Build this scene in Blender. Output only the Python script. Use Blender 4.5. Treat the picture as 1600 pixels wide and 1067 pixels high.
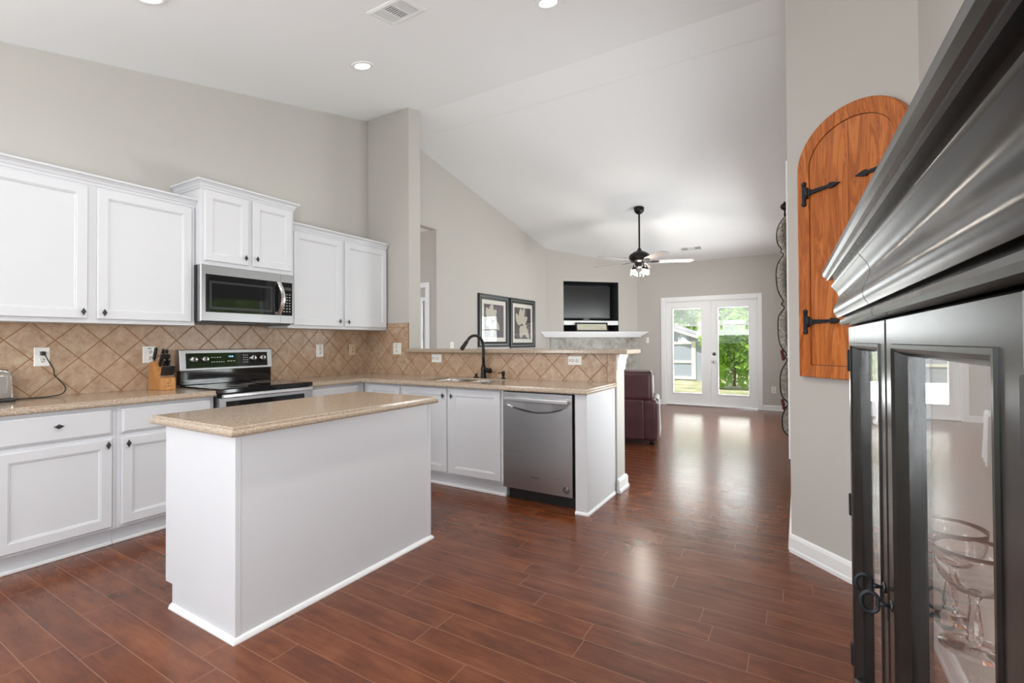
import bpy, bmesh, math, random
from mathutils import Vector, Matrix
random.seed(7)
for o in list(bpy.data.objects): bpy.data.objects.remove(o)
SC = bpy.context.scene
COL = SC.collection
PI = math.pi
R = math.radians

# ------------------------------------------------------------------ camera
def setup_camera():
    a, t, q = R(30.937), R(0.658), R(-0.288)
    F = Vector((-math.sin(a)*math.cos(t), math.cos(a)*math.cos(t), math.sin(t)))
    U0 = Vector((math.sin(a)*math.sin(t), -math.cos(a)*math.sin(t), math.cos(t)))
    R0 = Vector((math.cos(a), math.sin(a), 0))
    Rv = R0*math.cos(q) + U0*math.sin(q)
    U = U0*math.cos(q) - R0*math.sin(q)
    cd = bpy.data.cameras.new('camera')
    cd.sensor_width = 36
    cd.lens = 36*747.832/1600
    cd.shift_y = -7.45/1600
    cd.clip_start = 0.02
    cd.clip_end = 200
    co = bpy.data.objects.new('camera', cd)
    COL.objects.link(co)
    M = Matrix((Rv, U, -F)).transposed().to_4x4()
    M.translation = Vector((0, 0, 1.261))
    co.matrix_world = M
    SC.camera = co
setup_camera()

# ------------------------------------------------------------------ world, sun, daylight, exposure
SC.view_settings.view_transform = 'Standard'
SC.view_settings.look = 'None'
SC.view_settings.gamma = 1
SC.view_settings.use_curve_mapping = False
SC.view_settings.exposure = 0.17
W = bpy.data.worlds.new('sky')
SC.world = W
W.use_nodes = True
bg = W.node_tree.nodes['Background']
bg.inputs[0].default_value = (0.86, 0.93, 1.0, 1)
bg.inputs[1].default_value = 1.35

def light(name, kind, loc, energy, color=(1, 1, 1), aim=None, size=None, size_y=None, spot=None, blend=0.5):
    ld = bpy.data.lights.new(name, kind)
    ld.energy = energy
    ld.color = color
    if kind == 'AREA':
        ld.shape = 'RECTANGLE'
        ld.size, ld.size_y = size, size_y
    elif kind == 'SUN':
        ld.angle = R(0.6)
    elif kind in ('POINT', 'SPOT'):
        ld.shadow_soft_size = size or 0.05
        if kind == 'SPOT':
            ld.spot_size = spot
            ld.spot_blend = blend
    lo = bpy.data.objects.new(name, ld)
    lo.location = loc
    if aim is not None:
        lo.rotation_euler = Vector(aim).to_track_quat('-Z', 'Y').to_euler()
    COL.objects.link(lo)
    return lo
light('sun', 'SUN', (0, 14, 10), 7.0, (1, 0.96, 0.9), aim=(0.15, 0.34, -0.93))
# daylight in the openings and off sunlit ground; rear, dining, breakfast are added fill
DAY = (0.93, 0.97, 1.0)
light('fill_rear', 'AREA', (-2.4, -2.95, 1.85), 70, DAY, aim=(0, 1, 0.9), size=3.0, size_y=0.9)  # added fill lamp at an invented rear window, aimed up at the ceiling
light('daylight_patio_bounce', 'AREA', (-1.47, 10.62, 0.03), 230, (0.98, 0.99, 1.0), aim=(-0.05, -0.85, 0.50), size=6.0, size_y=1.1)
light('daylight_near_window', 'AREA', (0.25, 4.3, 1.0), 52, DAY, aim=(-1, 0, 0.7), size=0.95, size_y=1.2)
light('daylight_living_window', 'AREA', (0.25, 7.4, 1.3), 95, DAY, aim=(-1, 0, -0.2), size=1.9, size_y=1.6)
light('fill_dining', 'AREA', (0.75, -0.92, 1.45), 150, DAY, aim=(-1, 0.2, 0.9), size=1.15, size_y=1.5)  # added fill for the island side, set at an invented dining window
light('fill_breakfast', 'AREA', (-4.5, -1.45, 1.45), 95, DAY, aim=(1, 0.15, 1.3), size=1.6, size_y=1.4)  # added fill lamp, mainly for the ceiling; its window is invented
light('daylight_doors', 'AREA', (-1.47, 10.12, 1.66), 23, DAY, aim=(0, -1, 0), size=1.6, size_y=0.75)
light('daylight_hall', 'AREA', (-5.75, 7.3, 1.5), 30, DAY, aim=(0, -1, 0.1), size=0.9, size_y=1.3)

# ------------------------------------------------------------------ node helpers
class NT:
    def __init__(s, name):
        s.m = bpy.data.materials.new(name)
        s.m.use_nodes = True
        s.t = s.m.node_tree
        s.n = s.t.nodes
        s.l = s.t.links
        s.p = s.n['Principled BSDF']
        s.out = s.n['Material Output']
    def put(s, sock, v):
        if hasattr(v, 'is_linked') or isinstance(v, bpy.types.NodeSocket):
            s.l.new(v, sock)
        elif isinstance(v, (tuple, list)) and len(v) == 3 and sock.type == 'RGBA':
            sock.default_value = (*v, 1)
        else:
            sock.default_value = v
    def math(s, op, a, b=None, c=None):
        n = s.n.new('ShaderNodeMath'); n.operation = op
        s.put(n.inputs[0], a)
        if b is not None: s.put(n.inputs[1], b)
        if c is not None: s.put(n.inputs[2], c)
        return n.outputs[0]
    def coord(s, which='Object'):
        return s.n.new('ShaderNodeTexCoord').outputs[which]
    def pos(s):
        return s.n.new('ShaderNodeNewGeometry').outputs['Position']
    def sep(s, v):
        n = s.n.new('ShaderNodeSeparateXYZ'); s.l.new(v, n.inputs[0]); return n.outputs
    def comb(s, x, y, z):
        n = s.n.new('ShaderNodeCombineXYZ')
        for i, v in enumerate((x, y, z)): s.put(n.inputs[i], v)
        return n.outputs[0]
    def scale(s, v, sc):
        n = s.n.new('ShaderNodeVectorMath'); n.operation = 'MULTIPLY'
        s.l.new(v, n.inputs[0]); n.inputs[1].default_value = sc if isinstance(sc, (tuple, list)) else (sc,)*3
        return n.outputs[0]
    def noise(s, v, sc, detail=4, rough=0.55, dist=0.0):
        n = s.n.new('ShaderNodeTexNoise')
        s.l.new(v, n.inputs['Vector'])
        n.inputs['Scale'].default_value = sc; n.inputs['Detail'].default_value = detail
        n.inputs['Roughness'].default_value = rough; n.inputs['Distortion'].default_value = dist
        return n.outputs['Fac']
    def white(s, v):
        n = s.n.new('ShaderNodeTexWhiteNoise'); n.noise_dimensions = '3D'
        s.l.new(v, n.inputs['Vector']); return n.outputs['Value']
    def vor(s, v, sc, feat='F1'):
        n = s.n.new('ShaderNodeTexVoronoi'); n.feature = feat
        s.l.new(v, n.inputs['Vector']); n.inputs['Scale'].default_value = sc
        return n.outputs['Distance'], n.outputs['Color']
    def ramp(s, f, stops, interp='LINEAR'):
        n = s.n.new('ShaderNodeValToRGB'); s.l.new(f, n.inputs[0])
        cr = n.color_ramp; cr.interpolation = interp
        while len(cr.elements) < len(stops): cr.elements.new(0.5)
        for e, (p_, c) in zip(cr.elements, stops):
            e.position = p_; e.color = (*c, 1) if len(c) == 3 else c
        return n.outputs[0]
    def mix(s, f, a, b, blend='MIX'):
        n = s.n.new('ShaderNodeMix'); n.data_type = 'RGBA'; n.blend_type = blend
        s.put(n.inputs[0], f); s.put(n.inputs[6], a); s.put(n.inputs[7], b)
        return n.outputs[2]
    def bump(s, h, strength=0.2, dist=0.01):
        n = s.n.new('ShaderNodeBump'); n.inputs['Strength'].default_value = strength
        n.inputs['Distance'].default_value = dist; s.l.new(h, n.inputs['Height'])
        s.l.new(n.outputs[0], s.p.inputs['Normal'])
    def set(s, **k):
        names = dict(col='Base Color', rough='Roughness', metal='Metallic', spec='Specular IOR Level', coat='Coat Weight',
                     trans='Transmission Weight', ior='IOR', emit='Emission Color', es='Emission Strength', alpha='Alpha',
                     coatr='Coat Roughness', aniso='Anisotropic', sheen='Sheen Weight')
        for kk, v in k.items(): s.put(s.p.inputs[names[kk]], v)
        return s

def plain(name, col, rough=0.5, metal=0.0, **k):
    """paint, plastic or metal with a faint procedural unevenness"""
    n = NT(name)
    f = n.noise(n.coord(), 9, 3)
    c = n.mix(n.math('MULTIPLY', f, 0.10), col, tuple(x*0.8 for x in col))
    n.set(col=c, rough=rough, metal=metal, **k)
    return n.m

MAT = {}
MAT['wall'] = plain('greige wall paint', (0.52, 0.495, 0.46), 0.7)
MAT['ceiling'] = plain('white ceiling paint', (0.88, 0.895, 0.905), 0.8)
MAT['cab'] = plain('white cabinet paint', (0.68, 0.687, 0.71), 0.40)
MAT['trim'] = plain('white trim paint', (0.86, 0.865, 0.87), 0.35)
MAT['plate'] = plain('white plastic', (0.82, 0.80, 0.76), 0.35)
MAT['almond'] = plain('almond plastic', (0.62, 0.47, 0.33), 0.4)
MAT['slot'] = plain('dark slot', (0.03, 0.03, 0.03), 0.6)
MAT['bronze'] = plain('dark bronze', (0.022, 0.019, 0.018), 0.35, 0.6)
MAT['pewter'] = plain('antique pewter', (0.10, 0.10, 0.10), 0.3, 0.9)
MAT['iron'] = plain('black wrought iron', (0.018, 0.02, 0.025), 0.45, 0.4)
MAT['blackgloss'] = plain('black glass', (0.006, 0.006, 0.007), 0.06)
MAT['blackplastic'] = plain('black plastic', (0.015, 0.015, 0.016), 0.35)
MAT['chrome'] = plain('bright chrome', (0.75, 0.74, 0.72), 0.12, 1.0)
MAT['lightsteel'] = plain('satin steel handle', (0.72, 0.72, 0.72), 0.22, 1.0)
MAT['firebox'] = plain('flat black firebox', (0.01, 0.01, 0.01), 0.9)  # plain black for the panel across the firebox opening
MAT['niche'] = plain('charcoal niche paint', (0.045, 0.048, 0.055), 0.7)
MAT['screen'] = plain('dark television screen', (0.012, 0.013, 0.014), 0.22)
MAT['mat_board'] = plain('cream mat board', (0.72, 0.70, 0.64), 0.8)
MAT['print_bg'] = plain('plum print paper', (0.07, 0.05, 0.062), 0.6)
MAT['petal'] = plain('pale petal ink', (0.50, 0.47, 0.38), 0.7)
MAT['frame'] = plain('black picture frame', (0.018, 0.022, 0.024), 0.3)
MAT['silverline'] = plain('silver frame line', (0.45, 0.45, 0.43), 0.3, 0.6)
MAT['paper'] = plain('white paper', (0.85, 0.85, 0.85), 0.7)
MAT['cream'] = plain('cream sign card', (0.62, 0.60, 0.48), 0.7)
MAT['ink'] = plain('grey ink', (0.16, 0.15, 0.12), 0.7)
MAT['block'] = None
MAT['grille_dark'] = plain('vent shadow grey', (0.03, 0.03, 0.03), 0.8)
MAT['fanblade'] = plain('pale fan blade', (0.55, 0.50, 0.48), 0.4)
MAT['white_throw'] = plain('white woven throw', (0.85, 0.85, 0.84), 0.9)
MAT['shed'] = plain('blue grey shed siding', (0.36, 0.40, 0.47), 0.7)
MAT['shedtrim'] = plain('cream shed trim', (0.80, 0.78, 0.68), 0.6)
MAT['roof'] = plain('grey shingle', (0.25, 0.25, 0.28), 0.9)
MAT['patio'] = plain('pale concrete', (0.34, 0.31, 0.27), 0.9)
MAT['bark'] = plain('brown bark', (0.12, 0.08, 0.05), 0.9)

def emit(name, col, st):
    n = NT(name)
    n.set(col=(0.9, 0.9, 0.9), emit=col, es=st)
    return n.m
MAT['bulb'] = emit('warm lit bulb', (1, 0.86, 0.68), 4)
MAT['downlight'] = emit('lit downlight lens', (1, 0.93, 0.82), 6)
MAT['led'] = emit('blue clock digits', (0.1, 0.45, 1.0), 1.6)

def mk_floor():
    n = NT('reddish brown plank floor')
    x, y, z = n.sep(n.pos())
    w, L = 0.127, 0.92
    row = n.math('FLOOR', n.math('DIVIDE', y, w))
    fy = n.math('FRACT', n.math('DIVIDE', y, w))
    off = n.white(n.comb(row, 3.7, 1.3))
    u = n.math('ADD', n.math('DIVIDE', x, L), n.math('MULTIPLY', off, 7.3))
    pid = n.math('FLOOR', u)
    fx = n.math('FRACT', u)
    tone = n.white(n.comb(row, pid, 9.1))
    ex = n.math('MULTIPLY', n.math('MINIMUM', fx, n.math('SUBTRACT', 1.0, fx)), L)
    ey = n.math('MULTIPLY', n.math('MINIMUM', fy, n.math('SUBTRACT', 1.0, fy)), w)
    e = n.math('MINIMUM', ex, ey)
    groove = n.math('LESS_THAN', e, 0.0016)
    gv = n.comb(n.math('ADD', x, n.math('MULTIPLY', tone, 13.0)), n.math('MULTIPLY', y, 7.0), tone)
    g1 = n.noise(gv, 3.0, 8, 0.62, 0.6)
    g2 = n.noise(n.comb(n.math('ADD', x, n.math('MULTIPLY', tone, 5.0)), n.math('MULTIPLY', y, 1.8), tone), 4.5, 5, 0.6)
    base = n.ramp(n.math('ADD', n.math('MULTIPLY', g1, 0.55), n.math('MULTIPLY', g2, 0.5)),
                  [(0.28, (0.062, 0.016, 0.0055)), (0.5, (0.150, 0.041, 0.0135)), (0.75, (0.255, 0.083, 0.030))])
    c = n.mix(n.math('MULTIPLY', tone, 0.30), base, (0.055, 0.017, 0.010))
    c = n.mix(n.math('MULTIPLY', groove, 0.75), c, (0.30, 0.14, 0.08))
    n.set(col=c, rough=n.math('ADD', 0.18, n.math('MULTIPLY', g2, 0.12)), spec=0.5)
    h = n.math('ADD', n.math('MULTIPLY', n.noise(n.comb(x, n.math('MULTIPLY', y, 4.0), 0.0), 7, 2), 0.25), n.math('MULTIPLY', n.math('MINIMUM', e, 0.004), 120))
    n.bump(h, 0.07, 0.004)
    return n.m
MAT['floor'] = mk_floor()

def mk_stone(name='speckled beige stone'):
    n = NT(name)
    p = n.pos()
    f1 = n.noise(p, 260, 2, 0.7)
    f2 = n.noise(p, 95, 3, 0.6)
    d, c_ = n.vor(p, 420)
    c = n.ramp(f1, [(0.3, (0.20, 0.145, 0.105)), (0.48, (0.40, 0.312, 0.232)), (0.68, (0.55, 0.455, 0.36))])
    c = n.mix(n.math('MULTIPLY', n.math('GREATER_THAN', f2, 0.60), 0.45), c, (0.60, 0.52, 0.43))
    c = n.mix(n.math('MULTIPLY', n.math('LESS_THAN', f2, 0.38), 0.5), c, (0.20, 0.13, 0.08))
    n.set(col=c, rough=0.14, spec=0.5)
    return n.m
MAT['stone'] = mk_stone()

def mk_tile(axis, u0, z0):
    """diagonal mottled tiles; vertices of the lattice pass through (u0, z0)"""
    n = NT('mottled tan tile ' + axis)
    x, y, z = n.sep(n.pos())
    u = n.math('SUBTRACT', y if axis == 'y' else x, u0)
    v = n.math('SUBTRACT', z, z0)
    T = 0.2415
    p = n.math('DIVIDE', n.math('ADD', u, v), T)
    q = n.math('DIVIDE', n.math('SUBTRACT', u, v), T)
    def edge(a):
        f = n.math('FRACT', a)
        return n.math('MINIMUM', f, n.math('SUBTRACT', 1.0, f))
    e = n.math('MULTIPLY', n.math('MINIMUM', edge(p), edge(q)), T*0.7071)
    tone = n.white(n.comb(n.math('FLOOR', p), n.math('FLOOR', q), 2.2))
    pp = n.pos()
    f = n.noise(pp, 16, 6, 0.65, 0.5)
    f2 = n.noise(pp, 70, 3, 0.6)
    c = n.ramp(n.math('ADD', n.math('MULTIPLY', f, 0.8), n.math('MULTIPLY', f2, 0.2)),
               [(0.30, (0.29, 0.175, 0.11)), (0.5, (0.45, 0.315, 0.215)), (0.70, (0.55, 0.435, 0.33))])
    c = n.mix(n.math('MULTIPLY', tone, 0.35), c, (0.41, 0.25, 0.155))
    grout = n.math('LESS_THAN', e, 0.0026)
    c = n.mix(grout, c, (0.27, 0.125, 0.048))
    n.set(col=c, rough=n.math('ADD', 0.33, n.math('MULTIPLY', grout, 0.4)))
    n.bump(n.math('MINIMUM', e, 0.006), 0.6, 0.6)
    return n.m
MAT['tile_y'] = mk_tile('y', 1.174, 1.289)
MAT['tile_x'] = mk_tile('x', -1.42, 1.06)
def mk_bordertile():
    n = NT('plain border tile')
    f = n.noise(n.pos(), 18, 6, 0.65, 0.5)
    n.set(col=n.ramp(f, [(0.3, (0.29, 0.17, 0.10)), (0.5, (0.44, 0.30, 0.20)), (0.7, (0.53, 0.41, 0.30))]), rough=0.35)
    return n.m
MAT['border'] = mk_bordertile()
MAT['grout'] = plain('rust brown grout', (0.27, 0.125, 0.048), 0.8)

def mk_greytile():
    n = NT('grey stone tile')
    p = n.coord()
    x, y, z = n.sep(p)
    T = 0.315
    def edge(a):
        f = n.math('FRACT', n.math('DIVIDE', a, T))
        return n.math('MINIMUM', f, n.math('SUBTRACT', 1.0, f))
    e = n.math('MINIMUM', edge(n.math('ADD', x, 0.05)), edge(n.math('ADD', z, 0.24)))
    f = n.noise(p, 9, 6, 0.65)
    c = n.ramp(f, [(0.32, (0.20, 0.165, 0.13)), (0.5, (0.34, 0.315, 0.28)), (0.7, (0.44, 0.45, 0.43))])
    c = n.mix(n.math('LESS_THAN', e, 0.012), c, (0.55, 0.52, 0.47))
    n.set(col=c, rough=0.4)
    return n.m
MAT['greytile'] = mk_greytile()

def mk_steel(name, axis, col=(0.42, 0.42, 0.43), rough=0.36):
    n = NT(name)
    sc = [3, 3, 3]; sc[axis] = 3
    for i in range(3):
        if i != axis: sc[i] = 140
    f = n.noise(n.scale(n.coord(), tuple(sc)), 1.0, 2)
    n.set(col=col, metal=1.0, rough=n.math('ADD', rough-0.02, n.math('MULTIPLY', f, 0.05)))
    return n.m
MAT['steel_x'] = mk_steel('brushed steel', 0)
MAT['steel_y'] = mk_steel('brushed steel upright', 1)
MAT['sinksteel'] = mk_steel('sink steel', 0, (0.62, 0.60, 0.57), 0.2)

def mk_wood(name, axis, c0, c1, c2, rough=0.35, sc=1.0):
    n = NT(name)
    s = [9*sc]*3; s[axis] = 0.9*sc
    p = n.scale(n.coord(), tuple(s))
    f = n.noise(p, 2.2, 7, 0.6, 1.2)
    w = n.math('FRACT', n.math('MULTIPLY', f, 5.0))
    w = n.math('MULTIPLY', n.math('ABSOLUTE', n.math('SUBTRACT', w, 0.5)), 2.0)
    n.set(col=n.ramp(n.math('ADD', n.math('MULTIPLY', f, 0.6), n.math('MULTIPLY', w, 0.3)), [(0.25, c0), (0.5, c1), (0.75, c2)]), rough=rough)
    return n.m
MAT['cherry'] = mk_wood('orange cherry wood', 2, (0.30, 0.075, 0.014), (0.52, 0.150, 0.030), (0.63, 0.215, 0.052), 0.3, 0.8)
MAT['block'] = mk_wood('honey beech wood', 2, (0.38, 0.16, 0.045), (0.55, 0.25, 0.075), (0.62, 0.31, 0.10), 0.4, 2.0)

def mk_leather():
    n = NT('maroon leather')
    p = n.coord()
    f = n.noise(p, 6, 4)
    n.set(col=n.ramp(f, [(0.3, (0.045, 0.013, 0.015)), (0.7, (0.085, 0.024, 0.027))]), rough=0.38)
    n.bump(n.noise(p, 160, 2), 0.12, 0.003)
    return n.m
MAT['leather'] = mk_leather()

def mk_hutch():
    n = NT('espresso black hutch paint')
    p = n.coord()
    f = n.noise(n.scale(p, (3, 40, 40)), 1.5, 3)
    n.set(col=n.ramp(f, [(0.3, (0.006, 0.0055, 0.005)), (0.8, (0.014, 0.013, 0.012))]), rough=0.24, spec=0.5)
    n.bump(n.noise(p, 60, 2), 0.03, 0.002)
    return n.m
MAT['hutch'] = mk_hutch()

def mk_curtain():
    n = NT('taupe leaf print fabric')
    p = n.coord()
    d, c_ = n.vor(n.scale(p, (9, 9, 5)), 1.0)
    f = n.noise(p, 14, 5, 0.7, 2.5)
    c = n.ramp(f, [(0.36, (0.26, 0.22, 0.18)), (0.5, (0.48, 0.44, 0.38)), (0.62, (0.72, 0.68, 0.60))])
    n.set(col=c, rough=0.85)
    return n.m
MAT['curtain'] = mk_curtain()

def mk_glass(name, tint=(1, 1, 1), f0=0.04):
    """window pane: each face mirrors by Fresnel and lets the rest straight through"""
    n = NT(name)
    g = n.n.new('ShaderNodeNewGeometry')
    d = n.n.new('ShaderNodeVectorMath'); d.operation = 'DOT_PRODUCT'
    n.l.new(g.outputs['Normal'], d.inputs[0]); n.l.new(g.outputs['Incoming'], d.inputs[1])
    c = n.math('ABSOLUTE', d.outputs['Value'])
    F = n.math('ADD', f0, n.math('MULTIPLY', 1-f0, n.math('POWER', n.math('SUBTRACT', 1.0, c), 5.0)))
    tr = n.n.new('ShaderNodeBsdfTransparent'); tr.inputs[0].default_value = (*tint, 1)
    gl = n.n.new('ShaderNodeBsdfGlossy'); gl.inputs['Roughness'].default_value = 0.0
    gl.inputs['Color'].default_value = (1, 1, 1, 1)
    mx = n.n.new('ShaderNodeMixShader')
    n.l.new(F, mx.inputs[0]); n.l.new(tr.outputs[0], mx.inputs[1]); n.l.new(gl.outputs[0], mx.inputs[2])
    n.l.new(mx.outputs[0], n.out.inputs['Surface'])
    return n.m
MAT['glass'] = mk_glass('clear pane')
MAT['microglass'] = plain('smoked oven glass', (0.012, 0.012, 0.013), 0.04)
def mk_crystal():
    n = NT('clear crystal')
    n.set(col=(1, 1, 1), trans=1.0, rough=0.0, ior=1.46)
    return n.m
MAT['crystal'] = mk_crystal()
def mk_shade():
    n = NT('sheer white shade')
    tr = n.n.new('ShaderNodeBsdfTransparent')
    tl = n.n.new('ShaderNodeBsdfTranslucent'); tl.inputs[0].default_value = (0.9, 0.9, 0.9, 1)
    mx = n.n.new('ShaderNodeMixShader'); mx.inputs[0].default_value = 0.035
    n.l.new(tr.outputs[0], mx.inputs[1]); n.l.new(tl.outputs[0], mx.inputs[2])
    n.l.new(mx.outputs[0], n.out.inputs['Surface'])
    return n.m
MAT['sheer'] = mk_shade()
def mk_leaf(name, a, b):
    n = NT(name)
    f = n.noise(n.coord(), 3.0, 3)
    n.set(col=n.ramp(f, [(0.3, a), (0.7, b)]), rough=0.5)
    tl = n.n.new('ShaderNodeBsdfTranslucent'); tl.inputs[0].default_value = (*[min(1, x*2.2) for x in b], 1)
    mx = n.n.new('ShaderNodeMixShader'); mx.inputs[0].default_value = 0.35
    n.l.new(n.p.outputs[0], mx.inputs[1]); n.l.new(tl.outputs[0], mx.inputs[2])
    n.l.new(mx.outputs[0], n.out.inputs['Surface'])
    return n.m
MAT['leaf'] = mk_leaf('fresh green leaves', (0.10, 0.22, 0.02), (0.32, 0.52, 0.08))
MAT['leaf2'] = mk_leaf('dark green leaves', (0.06, 0.15, 0.02), (0.20, 0.36, 0.06))
def mk_lawn():
    n = NT('dry lawn')
    f = n.noise(n.coord(), 1.3, 6, 0.7)
    n.set(col=n.ramp(f, [(0.35, (0.10, 0.16, 0.05)), (0.55, (0.30, 0.28, 0.17)), (0.7, (0.46, 0.42, 0.32))]), rough=0.95)
    return n.m
MAT['lawn'] = mk_lawn()

# ------------------------------------------------------------------ mesh helpers
class MB:
    """collects shapes (optionally through a frame matrix) and links them as ONE mesh object"""
    def __init__(s, M=None):
        s.bm = bmesh.new()
        s.M = M or Matrix.Identity(4)
    def _new(s, bm2):
        me = bpy.data.meshes.new('tmp')
        bm2.to_mesh(me); bm2.free()
        me.transform(s.M)
        s.bm.from_mesh(me)
        bpy.data.meshes.remove(me)
        return s
    def box(s, lo, hi, bev=0.0, seg=2):
        b = bmesh.new()
        bmesh.ops.create_cube(b, size=1)
        lo, hi = Vector(lo), Vector(hi)
        for v in b.verts:
            v.co = Vector((lo[i] + (v.co[i]+0.5)*(hi[i]-lo[i]) for i in range(3)))
        if bev > 0:
            bev = min(bev, 0.49*min(abs(hi[i]-lo[i]) for i in range(3)))
            bmesh.ops.bevel(b, geom=list(b.edges), offset=bev, segments=seg, profile=0.5, affect='EDGES')
        return s._new(b)
    def prism(s, pts, z0, z1, axis=2, bev=0.0):
        """polygon pts (2D) extruded along axis; axis 0: (y,z), 1: (x,z), 2: (x,y)"""
        b = bmesh.new()
        def mk(p, h):
            return {0: (h, p[0], p[1]), 1: (p[0], h, p[1]), 2: (p[0], p[1], h)}[axis]
        A = [b.verts.new(mk(p, z0)) for p in pts]
        B = [b.verts.new(mk(p, z1)) for p in pts]
        n = len(pts)
        b.faces.new(A[::-1]); b.faces.new(B)
        for i in range(n):
            b.faces.new((A[i], A[(i+1) % n], B[(i+1) % n], B[i]))
        bmesh.ops.recalc_face_normals(b, faces=b.faces)
        if bev > 0:
            bmesh.ops.bevel(b, geom=list(b.edges), offset=bev, segments=2, profile=0.5, affect='EDGES')
        return s._new(b)
    def rings(s, rects, cap=True, capback=True):
        """nested rectangles [(u0,u1,v0,v1,w), ...] joined in order and capped: doors, drawers, frames"""
        b = bmesh.new()
        rs = []
        for (u0, u1, v0, v1, w) in rects:
            rs.append([b.verts.new(c) for c in ((u0, v0, w), (u1, v0, w), (u1, v1, w), (u0, v1, w))])
        for p, q in zip(rs, rs[1:]):
            for i in range(4):
                b.faces.new((p[i], p[(i+1) % 4], q[(i+1) % 4], q[i]))
        if cap: b.faces.new(rs[-1])
        if capback: b.faces.new(rs[0][::-1])
        return s._new(b)
    def lathe(s, prof, c=(0, 0, 0), n=24, axis=(0, 0, 1), close=True):
        b = bmesh.new()
        rs = []
        for r, h in prof:
            rs.append([b.verts.new((r*math.cos(2*PI*i/n), r*math.sin(2*PI*i/n), h)) for i in range(n)])
        for p, q in zip(rs, rs[1:]):
            for i in range(n):
                b.faces.new((p[i], p[(i+1) % n], q[(i+1) % n], q[i]))
        if close:
            b.faces.new(rs[0][::-1]); b.faces.new(rs[-1])
        bmesh.ops.remove_doubles(b, verts=b.verts, dist=1e-6)
        bmesh.ops.recalc_face_normals(b, faces=b.faces)
        q = Vector((0, 0, 1)).rotation_difference(Vector(axis).normalized())
        for v in b.verts: v.co = q @ v.co + Vector(c)
        for f in b.faces: f.smooth = True
        return s._new(b)
    def tube(s, pts, rad, n=10, closed=False, cap=True):
        b = bmesh.new()
        P = [Vector(p) for p in pts]
        m = len(P)
        rr = rad if isinstance(rad, (list, tuple)) else [rad]*m
        prev = None
        rs = []
        for i in range(m):
            if closed: t = (P[(i+1) % m]-P[i-1]).normalized()
            else: t = (P[min(i+1, m-1)]-P[max(i-1, 0)]).normalized()
            if prev is None:
                a = Vector((0, 0, 1)) if abs(t.z) < 0.9 else Vector((1, 0, 0))
                nrm = t.cross(a).normalized()
            else:
                nrm = (prev - t*prev.dot(t)).normalized()
            prev = nrm
            bi = t.cross(nrm)
            rs.append([b.verts.new(P[i] + rr[i]*(nrm*math.cos(2*PI*k/n)+bi*math.sin(2*PI*k/n))) for k in range(n)])
        for i in range(m if closed else m-1):
            p, q = rs[i], rs[(i+1) % m]
            for k in range(n):
                b.faces.new((p[k], p[(k+1) % n], q[(k+1) % n], q[k]))
        if not closed and cap:
            b.faces.new(rs[0][::-1]); b.faces.new(rs[-1])
        bmesh.ops.recalc_face_normals(b, faces=b.faces)
        for f in b.faces: f.smooth = True
        return s._new(b)
    def sweep(s, path, prof, closed=False):
        """moulding: profile [(out, up)] swept along an XY path with mitred corners; out is to the right of travel"""
        b = bmesh.new()
        P = [Vector((p[0], p[1])) for p in path]
        m = len(P)
        rs = []
        for i in range(m):
            if closed or 0 < i < m-1:
                a = (P[i]-P[i-1]).normalized(); c = (P[(i+1) % m]-P[i]).normalized()
                na = Vector((a.y, -a.x)); nc = Vector((c.y, -c.x))
                mt = (na+nc)
                mt = mt/ (mt.length_squared/2) if mt.length_squared > 1e-6 else na
            else:
                a = (P[1]-P[0]) if i == 0 else (P[-1]-P[-2])
                a.normalize(); mt = Vector((a.y, -a.x))
            rs.append([b.verts.new((P[i].x+mt.x*o, P[i].y+mt.y*o, h)) for o, h in prof])
        k = len(prof)
        for i in range(m if closed else m-1):
            p, q = rs[i], rs[(i+1) % m]
            for j in range(k):
                b.faces.new((p[j], q[j], q[(j+1) % k], p[(j+1) % k]))
        if not closed:
            b.faces.new(rs[0]); b.faces.new(rs[-1][::-1])
        bmesh.ops.recalc_face_normals(b, faces=b.faces)
        return s._new(b)
    def smooth(s):
        for f in s.bm.faces: f.smooth = True
        return s
    def build(s, name, mat, parent=None, smooth_angle=None):
        me = bpy.data.meshes.new(name)
        s.bm.to_mesh(me); s.bm.free()
        o = bpy.data.objects.new(name, me)
        off = Vector((0, 0, 0))
        if parent is not None:
            r = parent
            while r.parent is not None: r = r.parent
            off = Vector(r.get('_o', (0, 0, 0)))
            o.parent = parent
        if off.length > 0: me.transform(Matrix.Translation(-off))
        me.materials.append(MAT[mat] if isinstance(mat, str) else mat)
        COL.objects.link(o)
        return o

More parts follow.
